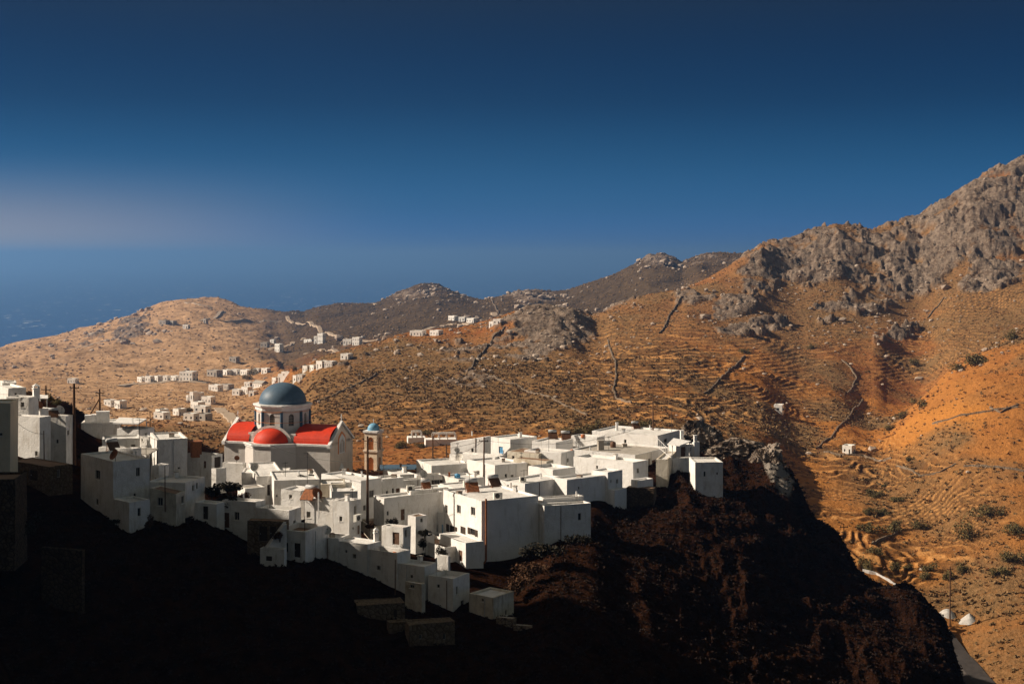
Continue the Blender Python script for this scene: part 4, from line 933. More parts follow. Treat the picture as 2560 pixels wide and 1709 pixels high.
dish('brown dish at upper left below the single window house', onr('A2f', 86, .4), R_(30), .8, 'rust')
dish('white dish on the upper left roof edge', onr('A2b', 148, .7), R_(60), .7)
dish('dark dish on the front parapet of the two storey cube house', onr('A5', 287, .12), R_(-40), .75, 'rust')
dish('reddish dish on the small roof beside the church', onr('A6i', 592, .4), R_(20), .42, 'rust')
dish('pale dish on the low roofs in front of the apse', onr('A13b', 634, .3), R_(10), .7)
dish('brown dish leaning by the rusty heater left of the central pole', onr('A12a', 790, .25), R_(40), .8, 'rust')
dish('white dish on the shaded wall of the tall chain house', onr('L1', 816, .2) + Vector((0, 0, .2)), R_(10), .6)
dish('white dish on the chapel side roof above the blue shadowed wing', onr('A14c', 1060, .4), R_(35), .7)
dish('dish with tall bracket on the grey walled long house', onr('R4', 1150, .3), R_(-20), .7)
dish('faint dish at the foot of the blank gable house', onr('R2b', 1142, .6), R_(20), .5)
ac('cooling unit on the roof front of the largest house', onr('A18', 1245, .12), R_(20), 1.5)
ac('cooling unit on the very low house before the blue tank', onr('R6', 1168, .3), R_(20), 1.5)
ac('cooling unit on the long shaded house roof by the ochre doorway', onr('A16b', 1015, .2), R_(20), 1.4)
ac('cooling unit on the sunny cube house left of its slit window', onr('R7', 1306, .5), R_(20), 1.2)
ac('cooling unit high on the side of the tall shuttered house', Vector((xat(893, 192), 192.5, zat(1306, 192))), R_(60), 1.5)
chimney('small white pointed chimney at upper left beside the first pole', onr('A2c', 91, .75), R_(30), .9, 1.3)
chimney('little white bell cote on the lower sunlit patch roof', onr('L2', 942, .25), R_(20), .6, 1.0)
chimney('thin white chimney on the crest house of the right hill', onr('R13', 1542, .8), R_(10), .4, 1.3, pointed_=False)
chimney('white chimney left of the canopy end block on the right crest', onr('R14b', 1733, .6) + Vector((-1.6, 3, 0)), R_(10), .55, 1.8, pointed_=False)
chimney('white chimney on the narrow end block beside the rock crest', onr('R14b', 1738, .5), R_(10), .5, 1.3, pointed_=False)
chimney('blackened square chimney behind the long grey roof tanks', onr('R12', 1500, .7), R_(10), 1.0, 1.6, 'slab', False)
chimney('reddish brick chimney box left of the church', onr('A6g', 489, .6), R_(20), 1.5, 2.1, 'rust', False)
chimney('small red clay pipe chimney left of the blue tank', onr('R5', 1122, .6), 0, .3, .8, 'clay', False)
chimney('slim white pipe chimney on the lowest bright house', onr('L7', 1090, .8), 0, .18, 2.6, 'clean', False)
chimney('short brown chimney on the chapel vault', Vector((xat(1001, 262), 262.8, zat(1172, 262))), 0, .35, .8, 'brown_roof', False)
def tub(name, label, cat, p, r, h, mat, lid=True):
    o = empty(name, p, 0, label, cat)
    s = MB(); s.lathe([(.02, 0), (r*.94, 0), (r, h*.12), (r, h*.45), (r*1.04, h*.5), (r, h*.55), (r, h*.85), (r*.85, h), (.02, h)], n=20); s.build('body', M[mat], o, True)
    if lid: s = MB(); s.lathe([(r*.4, h - .02), (r*.4, h + .08), (.02, h + .1)], n=14); s.build('lid', M[mat], o, True)
    return o
tub('water_tank', 'round bright blue water tank on a low white roof', 'water tank', onr('R5', 1143, .5), .48, .62, 'tank_blue')
tub('water_tank', 'dark brown barrel standing on the long grey roof', 'water tank', onr('R12', 1533, .7), .5, .95, 'brown')
tub('clay_pot', 'big orange clay pot on the crest roof left end', 'pot', onr('R13b', 1456, .3), .4, .6, 'clay', False)
for i, (u, fy) in enumerate(((990, .55), (1008, .62))):
    tub('clay_pot', ['orange clay pot on the walled deck, the left one', 'orange clay pot at the right corner of the walled deck'][i], 'pot', onr('L3', u, fy), .34, .5, 'clay', False)['group'] = 'clay pots on the walled deck'
tub('clay_pot', 'orange pot hanging high by the long sunny house corner', 'pot', onr('R10', 1430, .3), .22, .35, 'clay', False)
for i, (u0, u1, h_, nm) in enumerate(((212, 228, 1.2, 'left one of the three white water boxes on the long shaded roof'), (231, 242, 1.3, 'middle and smallest white water box on the long shaded roof'), (244, 275, 1.8, 'right and largest white water box on the long shaded roof'))):
    p = onr('A6a', (u0 + u1) / 2, .5); wdt = (u1 - u0) / F * p.y
    o = empty('water_box', p, R_(12), nm, 'water box', 'white water boxes on the long shaded roof')
    s = MB(); s.box(-wdt/2, wdt/2, -.7, .7, 0, h_); s.build('box', M['clean'], o)
    s = MB(); s.box(-wdt/2 - .06, wdt/2 + .06, -.76, .76, h_ + .003, h_ + .09); s.build('lid', M['clean'], o)
for i, (k, u, fy, h_, l) in enumerate((('A6g', 528, .1, 1.2, 'bent lamp aerial on the porch house'), ('A13g', 770, .9, 5.2, 'thin white mast rising before the church wall'), ('A14b', 958, .9, 2.0, 'aerial on the ochre doorway house'), ('R2b', 1143, .5, 2.2, 'thin aerial against the blank gable wall'), ('A14a', 950, .95, 1.5, 'aerial at the back of the square roof'), ('R10', 1372, .5, 2.6, 'aerial on the long sunny roof'), ('R10b', 1370, .9, 2.4, 'aerial behind the cylinder heaters'), ('R12', 1449, .2, 2.2, 'aerial at left end of the grey roof'), ('R12', 1524, .6, 2.4, 'aerial beside the dark barrel'), ('R13', 1678, .85, 4.4, 'tallest aerial on the crest house'), ('A18', 1173, .8, 2.8, 'aerial left of the orange panel'), ('A6c', 350, .5, 4.5, 'slim aerial on the terrace above the cube house'), ('A5', 366, .9, 2.0, 'aerial on the cube house back corner'), ('R7', 1311, .2, 2.2, 'aerial by the sunny cube house cooling unit'), ('A13a', 716, .5, 2.2, 'aerial on the narrow bright walled house'), ('A12b', 880, .5, 1.6, 'aerial on the tall shuttered house'), ('R3', 1305, .8, 1.8, 'aerial on the broad roofed house'), ('R8', 1353, .5, 2.4, 'aerial on the round cornered terrace house'))):
    antenna(l, onr(k, u, fy), h_, R_(30 * i))
# thin white flue on the house wall
o = empty('flue_pipe', (xat(797, 195.2), 195.0, zat(1295, 195)), 0, 'tall white flue pipe on the wall below the rusty heater', 'flue pipe'); s = MB(); s.tube((0, 0, 0), (0, 0, 3.4), .1, n=8); s.build('pipe', M['clean'], o); s = MB(); s.tube((0, 0, 3.4), (0, 0, 3.6), .15, .05, n=8); s.build('cowl', M['steel'], o)
o = empty('drain_pipe', (xat(1215, 197.4), 197.6, zat(1400, 197.5)), 0, 'brown drain pipe down the blank wall of the largest house', 'drain pipe'); s = MB(); s.tube((0, 0, 0), (0, 0, zat(1247, 197.4) - zat(1400, 197.5)), .14, n=8); s.tube((0, 0, 0), (-.8, -.6, -1.2), .13, n=8); s.build('pipe', M['rust'], o)
o = empty('drain_pipe', (xat(1418, 203.0), 202.9, zat(1340, 203)), 0, 'brown rust streak pipe on the wall right of the largest house', 'drain pipe'); s = MB(); s.tube((0, 0, 0), (0, 0, 4), .05, n=6); s.build('pipe', M['rust'], o)

# small vents, pots and boxes that litter the flat roofs
CL = [('A5', 340, .6, 'two storey cube house'), ('A6f', 430, .5, 'tall grey block'), ('A7', 440, .7, 'large shaded house'), ('A9', 610, .7, 'door and window house'), ('A12a', 805, .35, 'rusty heater house'), ('A12b', 868, .6, 'tall shuttered house'), ('A13a', 745, .5, 'narrow bright walled house'), ('A13a', 775, .8, 'narrow bright walled house, right end'), ('A14a', 860, .8, 'square sunny roof, left'), ('A14a', 905, .85, 'square sunny roof, right'), ('A14b', 985, .6, 'ochre doorway house'), ('A14d', 1010, .5, 'roof by the bell tower foot'), ('A16a', 1080, .5, 'long shaded house'), ('A18', 1145, .45, 'largest house, left'), ('A18', 1290, .5, 'largest house, right'), ('A19b', 1440, .6, 'rust streaked house'), ('R3', 1260, .5, 'broad roofed house'), ('R5', 1190, .5, 'blue tank house'), ('R7', 1350, .6, 'sunny cube house'), ('R8b', 1450, .3, 'high shadowed house'), ('R11', 1540, .5, 'widest sunny wall house'), ('R12', 1475, .5, 'long grey roof, left'), ('R12', 1560, .6, 'long grey roof, right'), ('R13', 1560, .5, 'crest house, left'), ('R13', 1625, .7, 'crest house, right'), ('R10', 1345, .5, 'long sunny house'), ('R2', 1300, .5, 'blue window house'), ('R1', 1180, .6, 'blank gable house'), ('L1', 830, .5, 'dish house of the lower chain'), ('L5', 1050, .6, 'tiny square window house')]
for q, (k, u, fy, nm) in enumerate(CL):
    p = onr(k, u, fy); ty = q % 3
    if ty == 0:
        o = empty('vent_pipe', p, 0, 'short white vent pipe on the roof of the ' + nm, 'vent pipe', 'vents and boxes on the flat roofs'); s = MB(); s.tube((0, 0, 0), (0, 0, .7), .11, n=8); s.build('pipe', M['clean'], o); s = MB(); s.tube((0, 0, .7), (0, 0, .82), .2, .08, n=8); s.build('cowl', M['steel'], o)
    elif ty == 1:
        o = empty('storage_box', p, R_(17 * q), 'small grey storage box on the roof of the ' + nm, 'box', 'vents and boxes on the flat roofs'); s = MB(); s.box(-.4, .4, -.28, .28, 0, .45); s.build('box', M['slab'], o); s = MB(); s.box(-.43, .43, -.31, .31, .453, .52); s.build('lid', M['brown'], o)
    else:
        o = empty('chimney', p, R_(11 * q), 'small square white chimney on the roof of the ' + nm, 'chimney', 'rooftop chimneys'); s = MB(); s.box(-.25, .25, -.25, .25, 0, .8); s.build('stack', M['clean'], o); s = MB(); s.box(-.33, .33, -.33, .33, .803, .9); s.build('cap', M['slab'], o)

def canopy(label, pts, z, th, posts, mat='clean', pm='dark_metal', name='canopy', group=None):
    c = sum((Vector(p) for p in pts), Vector((0, 0))) / len(pts)
    o = empty(name, (c.x, c.y, z), 0, label, 'canopy', group)
    s = MB(); T = [(p[0] - c.x, p[1] - c.y, th) for p in pts]; B = [(p[0] - c.x, p[1] - c.y, 0) for p in pts]; s.poly(*T); s.poly(*B)
    for k in range(len(T)): s.poly(B[k], B[(k+1) % len(B)], T[(k+1) % len(B)], T[k])
    s.build('roof', M[mat], o)
    for (x, y, h) in posts:
        s = MB(); s.tube((x - c.x, y - c.y, -h), (x - c.x, y - c.y, -.003), .09, n=6); s.build('post', M[pm], o)
    return o
def P2(u, d): return (xat(u, d), d)
z = zat(1130, 205); canopy('dark metal pergola on posts behind the cube house', [P2(335, 203), P2(372, 202), P2(396, 208), P2(352, 209)], z, .15, [(*P2(376, 202.5), 3.2), (*P2(393, 207), 3), (*P2(340, 203.5), 1.2)], 'grey_roof')
z = zat(1056, 232); canopy('white slatted canopy over the roof right of the water boxes', [P2(282, 230), P2(345, 229), P2(367, 236), P2(298, 238)], z, .2, [(*P2(300, 231), 1.6), (*P2(344, 230), 1.8), (*P2(366, 234.5), 2)], 'clean', 'clean')
z = zat(1110, 240); canopy('white porch canopy with one slim post on the right crest', [P2(1668, 239), P2(1700, 237.5), P2(1728, 243), P2(1684, 247)], z, .16, [(*P2(1681, 238.8), 2.6), (*P2(1724, 243), 2.4)], 'clean', 'clean')
z = zat(994, 222); canopy('small white pergola behind the pointed chimney at upper left', [P2(98, 220), P2(120, 220), P2(120, 225), P2(98, 226)], z, .12, [(*P2(117, 220.5), 1.6), (*P2(100, 220.5), 1.6)], 'clean', 'clean')
# outdoor stair with sloping cheek walls, left of the terrace house
o = empty('outdoor_stair', (xat(688, 181.5), 181.5, zat(1392, 181.5)), R_(12), 'steep outdoor stair with white sloping cheek walls', 'stair')
H_ = (1392 - 1312) / F * 183; Lx = 46 / F * 182
for y0 in (0., 1.5):
    s = MB(); s.poly((-Lx*.5, y0, 0), (Lx*.62, y0, 0), (Lx*.62, y0, H_), (Lx*.48, y0, H_), (-Lx*.5, y0, 1.1)); s.poly((-Lx*.5, y0 + .3, 0), (Lx*.62, y0 + .3, 0), (Lx*.62, y0 + .3, H_), (Lx*.48, y0 + .3, H_), (-Lx*.5, y0 + .3, 1.1))
    s.poly((-Lx*.5, y0, 1.1), (Lx*.48, y0, H_), (Lx*.48, y0 + .3, H_), (-Lx*.5, y0 + .3, 1.1)); s.poly((Lx*.48, y0, H_), (Lx*.62, y0, H_), (Lx*.62, y0 + .3, H_), (Lx*.48, y0 + .3, H_)); s.poly((-Lx*.5, y0, -2), (-Lx*.5, y0 + .3, -2), (-Lx*.5, y0 + .3, 1.1), (-Lx*.5, y0, 1.1)); s.poly((-Lx*.5, y0, -2), (Lx*.62, y0, -2), (Lx*.62, y0, 0), (-Lx*.5, y0, 0))
    s.build('cheek_wall', M['white'], o)
s = MB(); n = 14
for k in range(n):
    x = -Lx*.45 + Lx*.93*k/n; s.box(x, x + Lx*.93/n, .3, 1.5, -1, .2 + (H_ - .6)*(k + 1)/n)
s.build('steps', M['slab'], o)
# stair with railing on the right crest
o = empty('stair_railing', (xat(1645, 238), 238, zat(1117, 238)), math.atan2(-5., 2.5), 'white stair railing slanting down beside the porch canopy', 'railing')
dx = Vector((xat(1678, 235.5) - xat(1645, 238), -2.5, zat(1144, 235.5) - zat(1117, 238)))
o.rotation_euler = (0, 0, 0); s = MB(); s.tube((0, 0, 1.4), dx + Vector((0, 0, 1.0)), .05, n=5)
for k in range(8): p = dx * (k / 7); s.tube(p + Vector((0, 0, 0)), p + Vector((0, 0, 1.4 - .4*k/7)), .035, n=5)
s.tube((0, 0, .0), dx, .06, n=5); s.build('rail', M['clean'], o)
# garden in the dip beside the largest house
house('G1', 'walled garden terrace of planted steps left of the largest house', 1112, 1368, 1402, 195.5, 34, 1030, WR=3.5, par=.5, roof='brown_roof', name='garden_terrace', cat='garden terrace', group=None)
house('G2', 'narrow upper garden wall below the tiny cube house', 1066, 1338, 1372, 199, 34, 1016, 1086, par=.4, roof='brown_roof', name='garden_terrace', cat='garden terrace', group=None)
house('G3', 'brown earth lane wall and steps at the foot of the central pole', 925, 1316, 1345, 203, 20, 898, 968, par=.3, wall='old', roof='brown_roof', name='garden_terrace', cat='garden terrace', group=None)
house('G4', 'brown rock retaining wall under the small white terrace block', 1634, 1221, 1256, 223, 75, 1566, 1640, par=.05, wall='dstone', roof='brown_roof', name='retaining_wall', cat='retaining wall', group=None)
house('G5', 'pale rubble yard wall at the end of the stepped houses', 1284, 1546, 1572, 174, 70, 1240, 1290, par=.05, wall='stone', roof='grey_roof', name='rubble_wall', cat='rubble wall', group=None)
house('G6', 'lowest pale rubble wall beside the dark yard', 1331, 1566, 1596, 172.5, 72, 1284, 1337, par=.05, wall='stone', roof='grey_roof', name='rubble_wall', cat='rubble wall', group=None)

# ------------------------------------------------------------------ poles and wires
TOPS = {}
def pole(key, label, u, vt, vb, d, r=.16, arm=True, stay=False):
    zb = zat(vb, d); zt = zat(vt, d); o = empty('utility_pole', (xat(u, d), d, zb), R_(random.uniform(-30, 30)), label, 'utility pole', 'wooden utility poles')
    h = zt - zb; s = MB(); s.tube((0, 0, -1.5), (random.uniform(-.1, .1), 0, h), r, r * .62, n=9); s.build('pole', M['pole'], o)
    if arm:
        s = MB(); s.box(-.75, .75, -.06, .06, h - .75, h - .63); s.build('crossarm', M['pole'], o)
        for x in (-.65, 0, .65):
            s = MB(); s.tube((x, 0, h - .63), (x, 0, h - .42), .05, n=6); s.build('insulator', M['dark_metal'], o)
    if stay: s = MB(); s.tube((-1.6, .3, 0), (-.05, 0, h * .62), r * .6, n=6); s.build('stay', M['pole'], o)
    TOPS[key] = Vector((xat(u, d), d, zt - .5)); return o
pole('a', 'tallest pole at left, standing between the far left blocks and the cube house', 186, 958, 1148, 208, .27)
pole('b', 'pole with a slanting stay behind the white water boxes', 250, 972, 1034, 243, .2, stay=True)
pole('c', 'pole beside the pointed chimney at the upper left', 115, 963, 1014, 226, .18)
pole('d', 'tall central pole right of the bell tower foot', 919, 1090, 1318, 206, .22)
pole('e', 'bare pole between bell tower and blank gable house, the left one', 1082, 1083, 1160, 244, .17)
pole('f', 'short bare pole touching the blank gable house', 1117, 1110, 1158, 245, .17, arm=False)
pole('g', 'pole in front of the blank white gable house', 1209, 1092, 1232, 226, .17)
pole('h', 'dark pole rising behind the topmost crest house', 1633, 982, 1090, 262, .15, arm=False)
pole('i', 'pole by the white mounds at lower right', 2375, 1415, 1556, ground_v(2375, 1558, 268).y - 1, .17)
pole('j', 'thin pole above the dark cliff edge at right', 2110, 1308, 1375, 262, .12)
pole('k', 'slim pole in front of the far left white blocks', 111, 1076, 1162, 198, .09, arm=False)
pole('l', 'slim pole before the large shaded house left', 413, 1164, 1250, 184, .08, arm=False)
pole('m', 'thin pale pole right of the slatted canopy', 376, 1030, 1082, 236, .09, arm=False)
pole('n', 'thin pole on the deck of the shaded lower houses', 761, 1290, 1328, 183, .06, arm=False)
pole('p', 'thin pole against the blue shadowed wall of the far right chain', 988, 1398, 1470, 181, .08, arm=False)
def wire(label, p, q, sag=1., r=.028):
    c = (p + q) / 2; o = None; s = MB(); n = 12; pts = [p + (q - p) * (k / n) - Vector((0, 0, sag * 4 * (k/n) * (1 - k/n))) for k in range(n + 1)]
    for k in range(n): s.tube(pts[k] - p, pts[k+1] - p, r, n=4, caps=False)
    o = s.build('power_line', M['dark_metal']); o.location = p; tag(o, label, 'power line', 'overhead power lines')
T = TOPS
wire('wire from the tallest left pole to the stayed pole', T['a'], T['b'], 1.2)
wire('wire from the tallest left pole to the chimney pole', T['a'], T['c'], .8)
wire('wire running off the left edge from the chimney pole', T['c'], px(-60, 975, 215), .8)
wire('wire sweeping right from the stayed pole over the village', T['b'], px(560, 1086, 262), 2.6)
wire('wire crossing the church front towards the central pole', px(676, 1112, 226), T['d'] + Vector((0, 0, -3)), 1.)
wire('wire from the central pole towards the gable front pole', T['d'], T['g'], 1.4)
wire('wire from the bare left pole to the short bare pole', T['e'], T['f'] , .5)
wire('wire slanting across the blank gable wall', T['f'] + Vector((0, 0, -1)), T['g'], .8)
wire('wire from the gable front pole to the crest pole', T['g'], T['h'] + Vector((0, 0, -5)), 2.)
wire('wire from slim left pole across the white blocks', px(45, 1058, 202), T['k'], .4)

# ------------------------------------------------------------------ far houses, each a thing of its own
GF = 'white houses of the far village'
M['far_white'] = whitewash('village_whitewash', (.84, .81, .76), (.72, .68, .62), (.6, .56, .5), .35)
FH = [ # u0, u1, v_top, v_bottom, windows, label
 (166,190,947,958,3,'lone pale house far left above the tallest pole'),(256,280,1001,1014,2,'left half of the pale house pair right of the stayed pole'),(281,304,1003,1021,2,'right half of the pale house pair right of the stayed pole'),
 (396,416,801,811,2,'faint grey house under the left hill top, left one'),(417,436,802,810,2,'faint grey house under the left hill top, right one'),(455,471,812,822,2,'small white house below the left hill road'),(506,516,797,807,1,'tiny house at the road bend on the left hill'),
 (338,358,943,955,2,'first house of the long white row at the far roadside'),(360,378,941,955,2,'second house of the long white row at the far roadside'),(380,398,940,953,2,'third house of the long white row at the far roadside'),(400,420,940,953,2,'fourth house of the long white row at the far roadside'),(422,442,940,951,2,'last house of the long white row at the far roadside'),
 (445,484,930,952,4,'big cream house at the right end of the roadside row'),
 (512,546,926,941,3,'grey shaded house starting the upper terrace row'),(548,572,925,938,2,'second house of the upper terrace row'),(574,594,924,938,2,'middle house of the upper terrace row'),(596,622,925,938,3,'fourth house of the upper terrace row'),(630,648,922,935,2,'fifth house of the upper terrace row'),(650,670,921,934,2,'last house of the upper terrace row'),
 (649,669,856,868,2,'grey house among ruins on the mid slope'),(673,686,849,857,1,'tiny upper house among ruins on the mid slope'),(683,702,860,880,2,'white house with tall end wall on the mid slope'),(570,592,893,905,2,'pale ruined house on the open mid slope'),
 (755,783,849,855,3,'long low white house left of the tall far house'),(784,792,841,859,1,'narrow wing of the tall far house'),(791,809,834,859,4,'tall white far house with blue shaded side'),(856,878,849,863,3,'left wing of the house by the far track'),(878,900,844,863,3,'right taller wing of the house by the far track'),(903,906,842,847,1,'tiny white hut above the far track'),
 (849,872,886,899,2,'small white house on the near hill shoulder'),(787,808,904,922,2,'left part of the long white house on the hill shoulder'),(809,832,905,918,4,'right part of the long white house on the hill shoulder'),(754,770,916,930,2,'cream house below the hill shoulder, left'),(771,787,917,927,2,'cream house below the hill shoulder, right'),
 (700,730,931,942,2,'low house with pergola above the dome'),(677,692,945,958,2,'bright house directly left above the dome'),(692,718,937,958,3,'tall bright house directly above the dome'),(730,742,940,956,1,'bright narrow house right above the dome'),(742,756,938,952,2,'grey sided house right above the dome'),
 (517,548,963,977,3,'cream house on the village road bend'),(549,576,961,974,3,'pale shaded house on the village road'),(608,626,956,966,2,'pale shed between the road houses'),(625,660,958,969,4,'house with grey pitched roof left of the dome'),
 (578,600,974,988,2,'white house above the churchward bend'),(600,622,968,986,3,'two storey white house above the churchward bend'),(620,636,979,990,1,'low white wing above the churchward bend'),
 (472,484,981,1004,1,'tall white tower house of the lower village'),(484,497,983,1001,2,'shaded half of the lower village tower house'),(500,530,993,1010,3,'white house right of the lower tower house'),(471,500,1006,1022,3,'wide white house below the lower tower house'),(480,517,1018,1030,2,'lowest bright house below the tower house'),(464,472,995,1000,1,'tiny hut left of the lower tower house'),
 (456,486,1037,1051,2,'front white house with shaded right half'),(486,517,1036,1051,1,'olive shaded barn beside the front white house'),(384,404,1028,1040,1,'small cube house behind the canopy'),(380,412,1039,1048,2,'low white house behind the canopy'),(428,450,1030,1038,2,'low pale shed before the lower village'),
 (1022,1058,829,840,4,'left terrace of white cells on the orange cut'),(1071,1099,831,839,3,'right terrace of white cells on the orange cut'),(1117,1139,790,801,3,'white house high on the cut, left one'),(1145,1163,793,804,2,'white house high on the cut, middle one'),(1163,1187,796,807,3,'white house high on the cut, right one'),(1231,1252,802,811,2,'white house at the foot of the rocky knoll'),(1221,1233,812,817,1,'low wall house at the foot of the rocky knoll'),
 (1934,1956,1018,1030,1,'lone white hut on the orange terraces'),(2105,2130,1124,1134,2,'low stone hut in the valley bottom'),
]
TM = [whitewash('grey_far_wall', (.42, .38, .33), (.34, .3, .26), (.26, .22, .18), .5)]
for i, (u0, u1, vt, vb, nw, lab) in enumerate(FH):
    p = ground_v((u0 + u1) / 2, vb, 262.); d = p.y; zb = p.z - .4
    wd = (u1 - u0) / F * d * .96; h = max((vb - vt) / F * d, 2.2) + .4; dp = min(max(wd * .7, 4), 9)
    o = empty('village_house' if i < len(FH) - 2 else 'stone_hut', (p.x, d, zb), R_(-18 - ((i * 37) % 26)), lab, 'house' if i < len(FH) - 2 else 'hut', GF if i < len(FH) - 2 else None)
    mb = MB(); n = nw; cell = wd / n; st = 2 if h > 6 else 1
    hl = []
    for k in range(n):
        for s_ in range(st):
            z0 = .4 + (h - .4) * (s_ + .30) / st; z1 = .4 + (h - .4) * (s_ + .66) / st
            c_ = cell * (k + .5); q = min(.5, cell * .16)
            if (k + i) % 3 == 0 and s_ == 0: z0 = .3
            hl.append((c_ - q, c_ + q, z0, z1))
    dark = i in (3, 4, 6, 13, 19, 22, 40)
    if 'barn' in lab or dark: mt = TM[0]
    else: mt = M['far_white']
    mb.facade((-wd/2, 0, 0), (1, 0, 0), (0, -1, 0), wd, -2, h, hl, .35)
    mb.poly((-wd/2, 0, -2), (-wd/2, dp, -2), (-wd/2, dp, h), (-wd/2, 0, h)); mb.poly((wd/2, 0, -2), (wd/2, dp, -2), (wd/2, dp, h), (wd/2, 0, h)); mb.poly((-wd/2, dp, -2), (wd/2, dp, -2), (wd/2, dp, h), (-wd/2, dp, h))
    mb.build('wall', mt, o)
    r = MB()
    if 'pitched' in lab: r.poly((-wd/2-.3, -.3, h), (wd/2+.3, -.3, h), (wd/2+.3, dp/2, h + 1.6), (-wd/2-.3, dp/2, h + 1.6)); r.poly((-wd/2-.3, dp+.3, h), (wd/2+.3, dp+.3, h), (wd/2+.3, dp/2, h + 1.6), (-wd/2-.3, dp/2, h + 1.6))
    else:
        r.box(-wd/2 + .3, wd/2 - .3, .3, dp - .3, h - .2, h + .003); [r.box(x0, x1, y0, y1, h + .003, h + .35) for x0, x1, y0, y1 in ((-wd/2, wd/2, 0, .25), (-wd/2, wd/2, dp - .25, dp), (-wd/2, -wd/2 + .25, .252, dp - .252), (wd/2 - .25, wd/2, .252, dp - .252))]
    r.build('roof', TM[0] if 'pitched' in lab else mt, o)
    for (a0, a1, z0, z1) in hl:
        w = MB(); w.box(a0, a1, .30, .34, z0, z1); w.build('window', M['pane'], o)
# pale pergola ruins behind the tower
def frame_ruin(label, u0, u1, vt, vb, d, wallv, posts, rz):
    d = ground_v((u0 + u1) / 2, vb - 2, 330).y; zb = zat(vb, d); o = empty('pergola_ruin', (xat(u0, d), d, zb), R_(rz), label, 'pergola', 'pale pergola walls beyond the bell tower'); wd = (u1 - u0) / F * d; hw = (vb - wallv) / F * d; h = (vb - vt) / F * d
    s = MB(); s.box(0, wd, 0, 4.5, -3, hw); s.build('wall', M['far_white'], o)
    s = MB(); s.box(wd*posts[0], wd*posts[-1], .1, .4, h - .3, h); s.build('beam', M['far_white'], o)
    s = MB(); s.box(wd*posts[0], wd*posts[-1], 3.8, 4.1, h - .3, h); s.build('beam', M['far_white'], o)
    for q in posts:
        for y in (.1, 3.8): s = MB(); s.box(wd*q - .14, wd*q + .14, y + .005, y + .295, hw, h - .303); s.build('post', M['far_white'], o)
frame_ruin('left pale pergola wall with a square frame on top', 1020, 1064, 1080, 1108, 318, 1094, (.25, .5, .8), 8)
frame_ruin('right pale pergola wall with a long post and beam frame', 1064, 1143, 1085, 1116, 312, 1099, (.25, .45, .7, .98), 8)

# ------------------------------------------------------------------ draped roads, tracks and dry-stone walls
def drape(pts, dmin, step=3., dmax=1e9):
    P = [ground_v(u, v, dmin, dmax) for u, v in pts]; out = []
    for a, b_ in zip(P[:-1], P[1:]):
        n = max(2, int((b_ - a).length / step))
        for k in range(n):
            q = a.lerp(b_, k / n); out.append(Vector((q.x, q.y, ground_z(q.x, q.y))))
    out.append(P[-1]); return out
M['track'] = plain('pale_track_dust', (.42, .32, .23), .95, .15, .4, .3, .1)
M['asphalt'] = plain('worn_asphalt', (.06, .05, .045), .9, .2, .6, .3, .05)
def road(name, pts, w, mat, dmin=262, lift=.25, dmax=1e9):
    P = drape(pts, dmin, 2.5, dmax); s = MB(); prev = None
    for i, p in enumerate(P):
        t = (P[min(i+1, len(P)-1)] - P[max(i-1, 0)]); t.z = 0; t.normalize(); n_ = Vector((-t.y, t.x, 0)) * w / 2
        a = p + n_; b_ = p - n_; zz_ = max(ground_z(a.x, a.y), ground_z(b_.x, b_.y), p.z) + lift
        a.z = zz_; b_.z = zz_; a2 = a + n_ * .5 - Vector((0, 0, 1.2)); b2 = b_ - n_ * .5 - Vector((0, 0, 1.2))
        cur = (a2, a, b_, b2)
        if prev:
            for k in range(3): s.poly(prev[k], prev[k+1], cur[k+1], cur[k])
        prev = cur
    o = s.build(name, M[mat]); o['kind'] = 'structure'; return o
road('track', [(718,790),(722,800),(745,808),(780,811),(800,822),(830,838),(862,846),(900,852),(950,850)], 4, 'track', 1000)
road('track', [(500,802),(520,796),(545,788),(560,779)], 4, 'track', 1000)
road('track', [(462,755),(500,763),(530,768)], 3, 'track', 1200)
road('track', [(545,800),(600,800),(660,801),(705,802)], 2.5, 'track', 1100)
road('track', [(300,966),(340,960),(400,957),(470,952),(520,957)], 6, 'track', 500)
road('track', [(540,1020),(560,1033),(585,1050),(598,1062)], 4.5, 'track', 330)
road('track', [(640,874),(680,868),(730,862),(760,846)], 4, 'track', 800)
road('track', [(760,884),(800,875),(840,878),(868,884)], 4, 'track', 800)
road('track', [(850,747),(890,752),(940,762)], 3, 'track', 1300)
road('track', [(1235,783),(1262,790),(1290,800)], 5, 'track', 900)
road('track', [(160,872),(200,868),(230,860),(270,848)], 4, 'track', 1200)
road('track', [(1060,826),(1120,812),(1180,812)], 5, 'track', 900)
road('road', [(2352,1580),(2385,1625),(2420,1670),(2455,1709),(2490,1750)], 4.2, 'asphalt', 235, .3, 330)
def rwall(label, pts, h=1.3, w=.8, dmin=262, name='dry_stone_wall', cat='stone wall', mat='stone', group='dry stone walls on the hillsides', dmax=1e9):
    w *= .75; P = drape(pts, dmin, 1.6, dmax); s = MB(); rr = random.Random(len(label) * 7 + len(pts)); prev = None; o0 = P[0]
    for i, p in enumerate(P):
        t = (P[min(i+1, len(P)-1)] - P[max(i-1, 0)]); t.z = 0; t.normalize(); n_ = Vector((-t.y, t.x, 0)) * w / 2
        hh_ = h * rr.uniform(.4, .75); j = Vector((rr.uniform(-.15, .15), rr.uniform(-.15, .15), 0)); q = p + j - o0
        cur = (q + n_*1.3 - Vector((0, 0, .8)), q + n_*.9 + Vector((0, 0, hh_)), q - n_*.9 + Vector((0, 0, hh_)), q - n_*1.3 - Vector((0, 0, .8)))
        if prev:
            for k in range(3): s.poly(prev[k], prev[k+1], cur[k+1], cur[k])
        prev = cur
    o = s.build(name, M[mat]); o.location = o0; tag(o, label, cat, group)
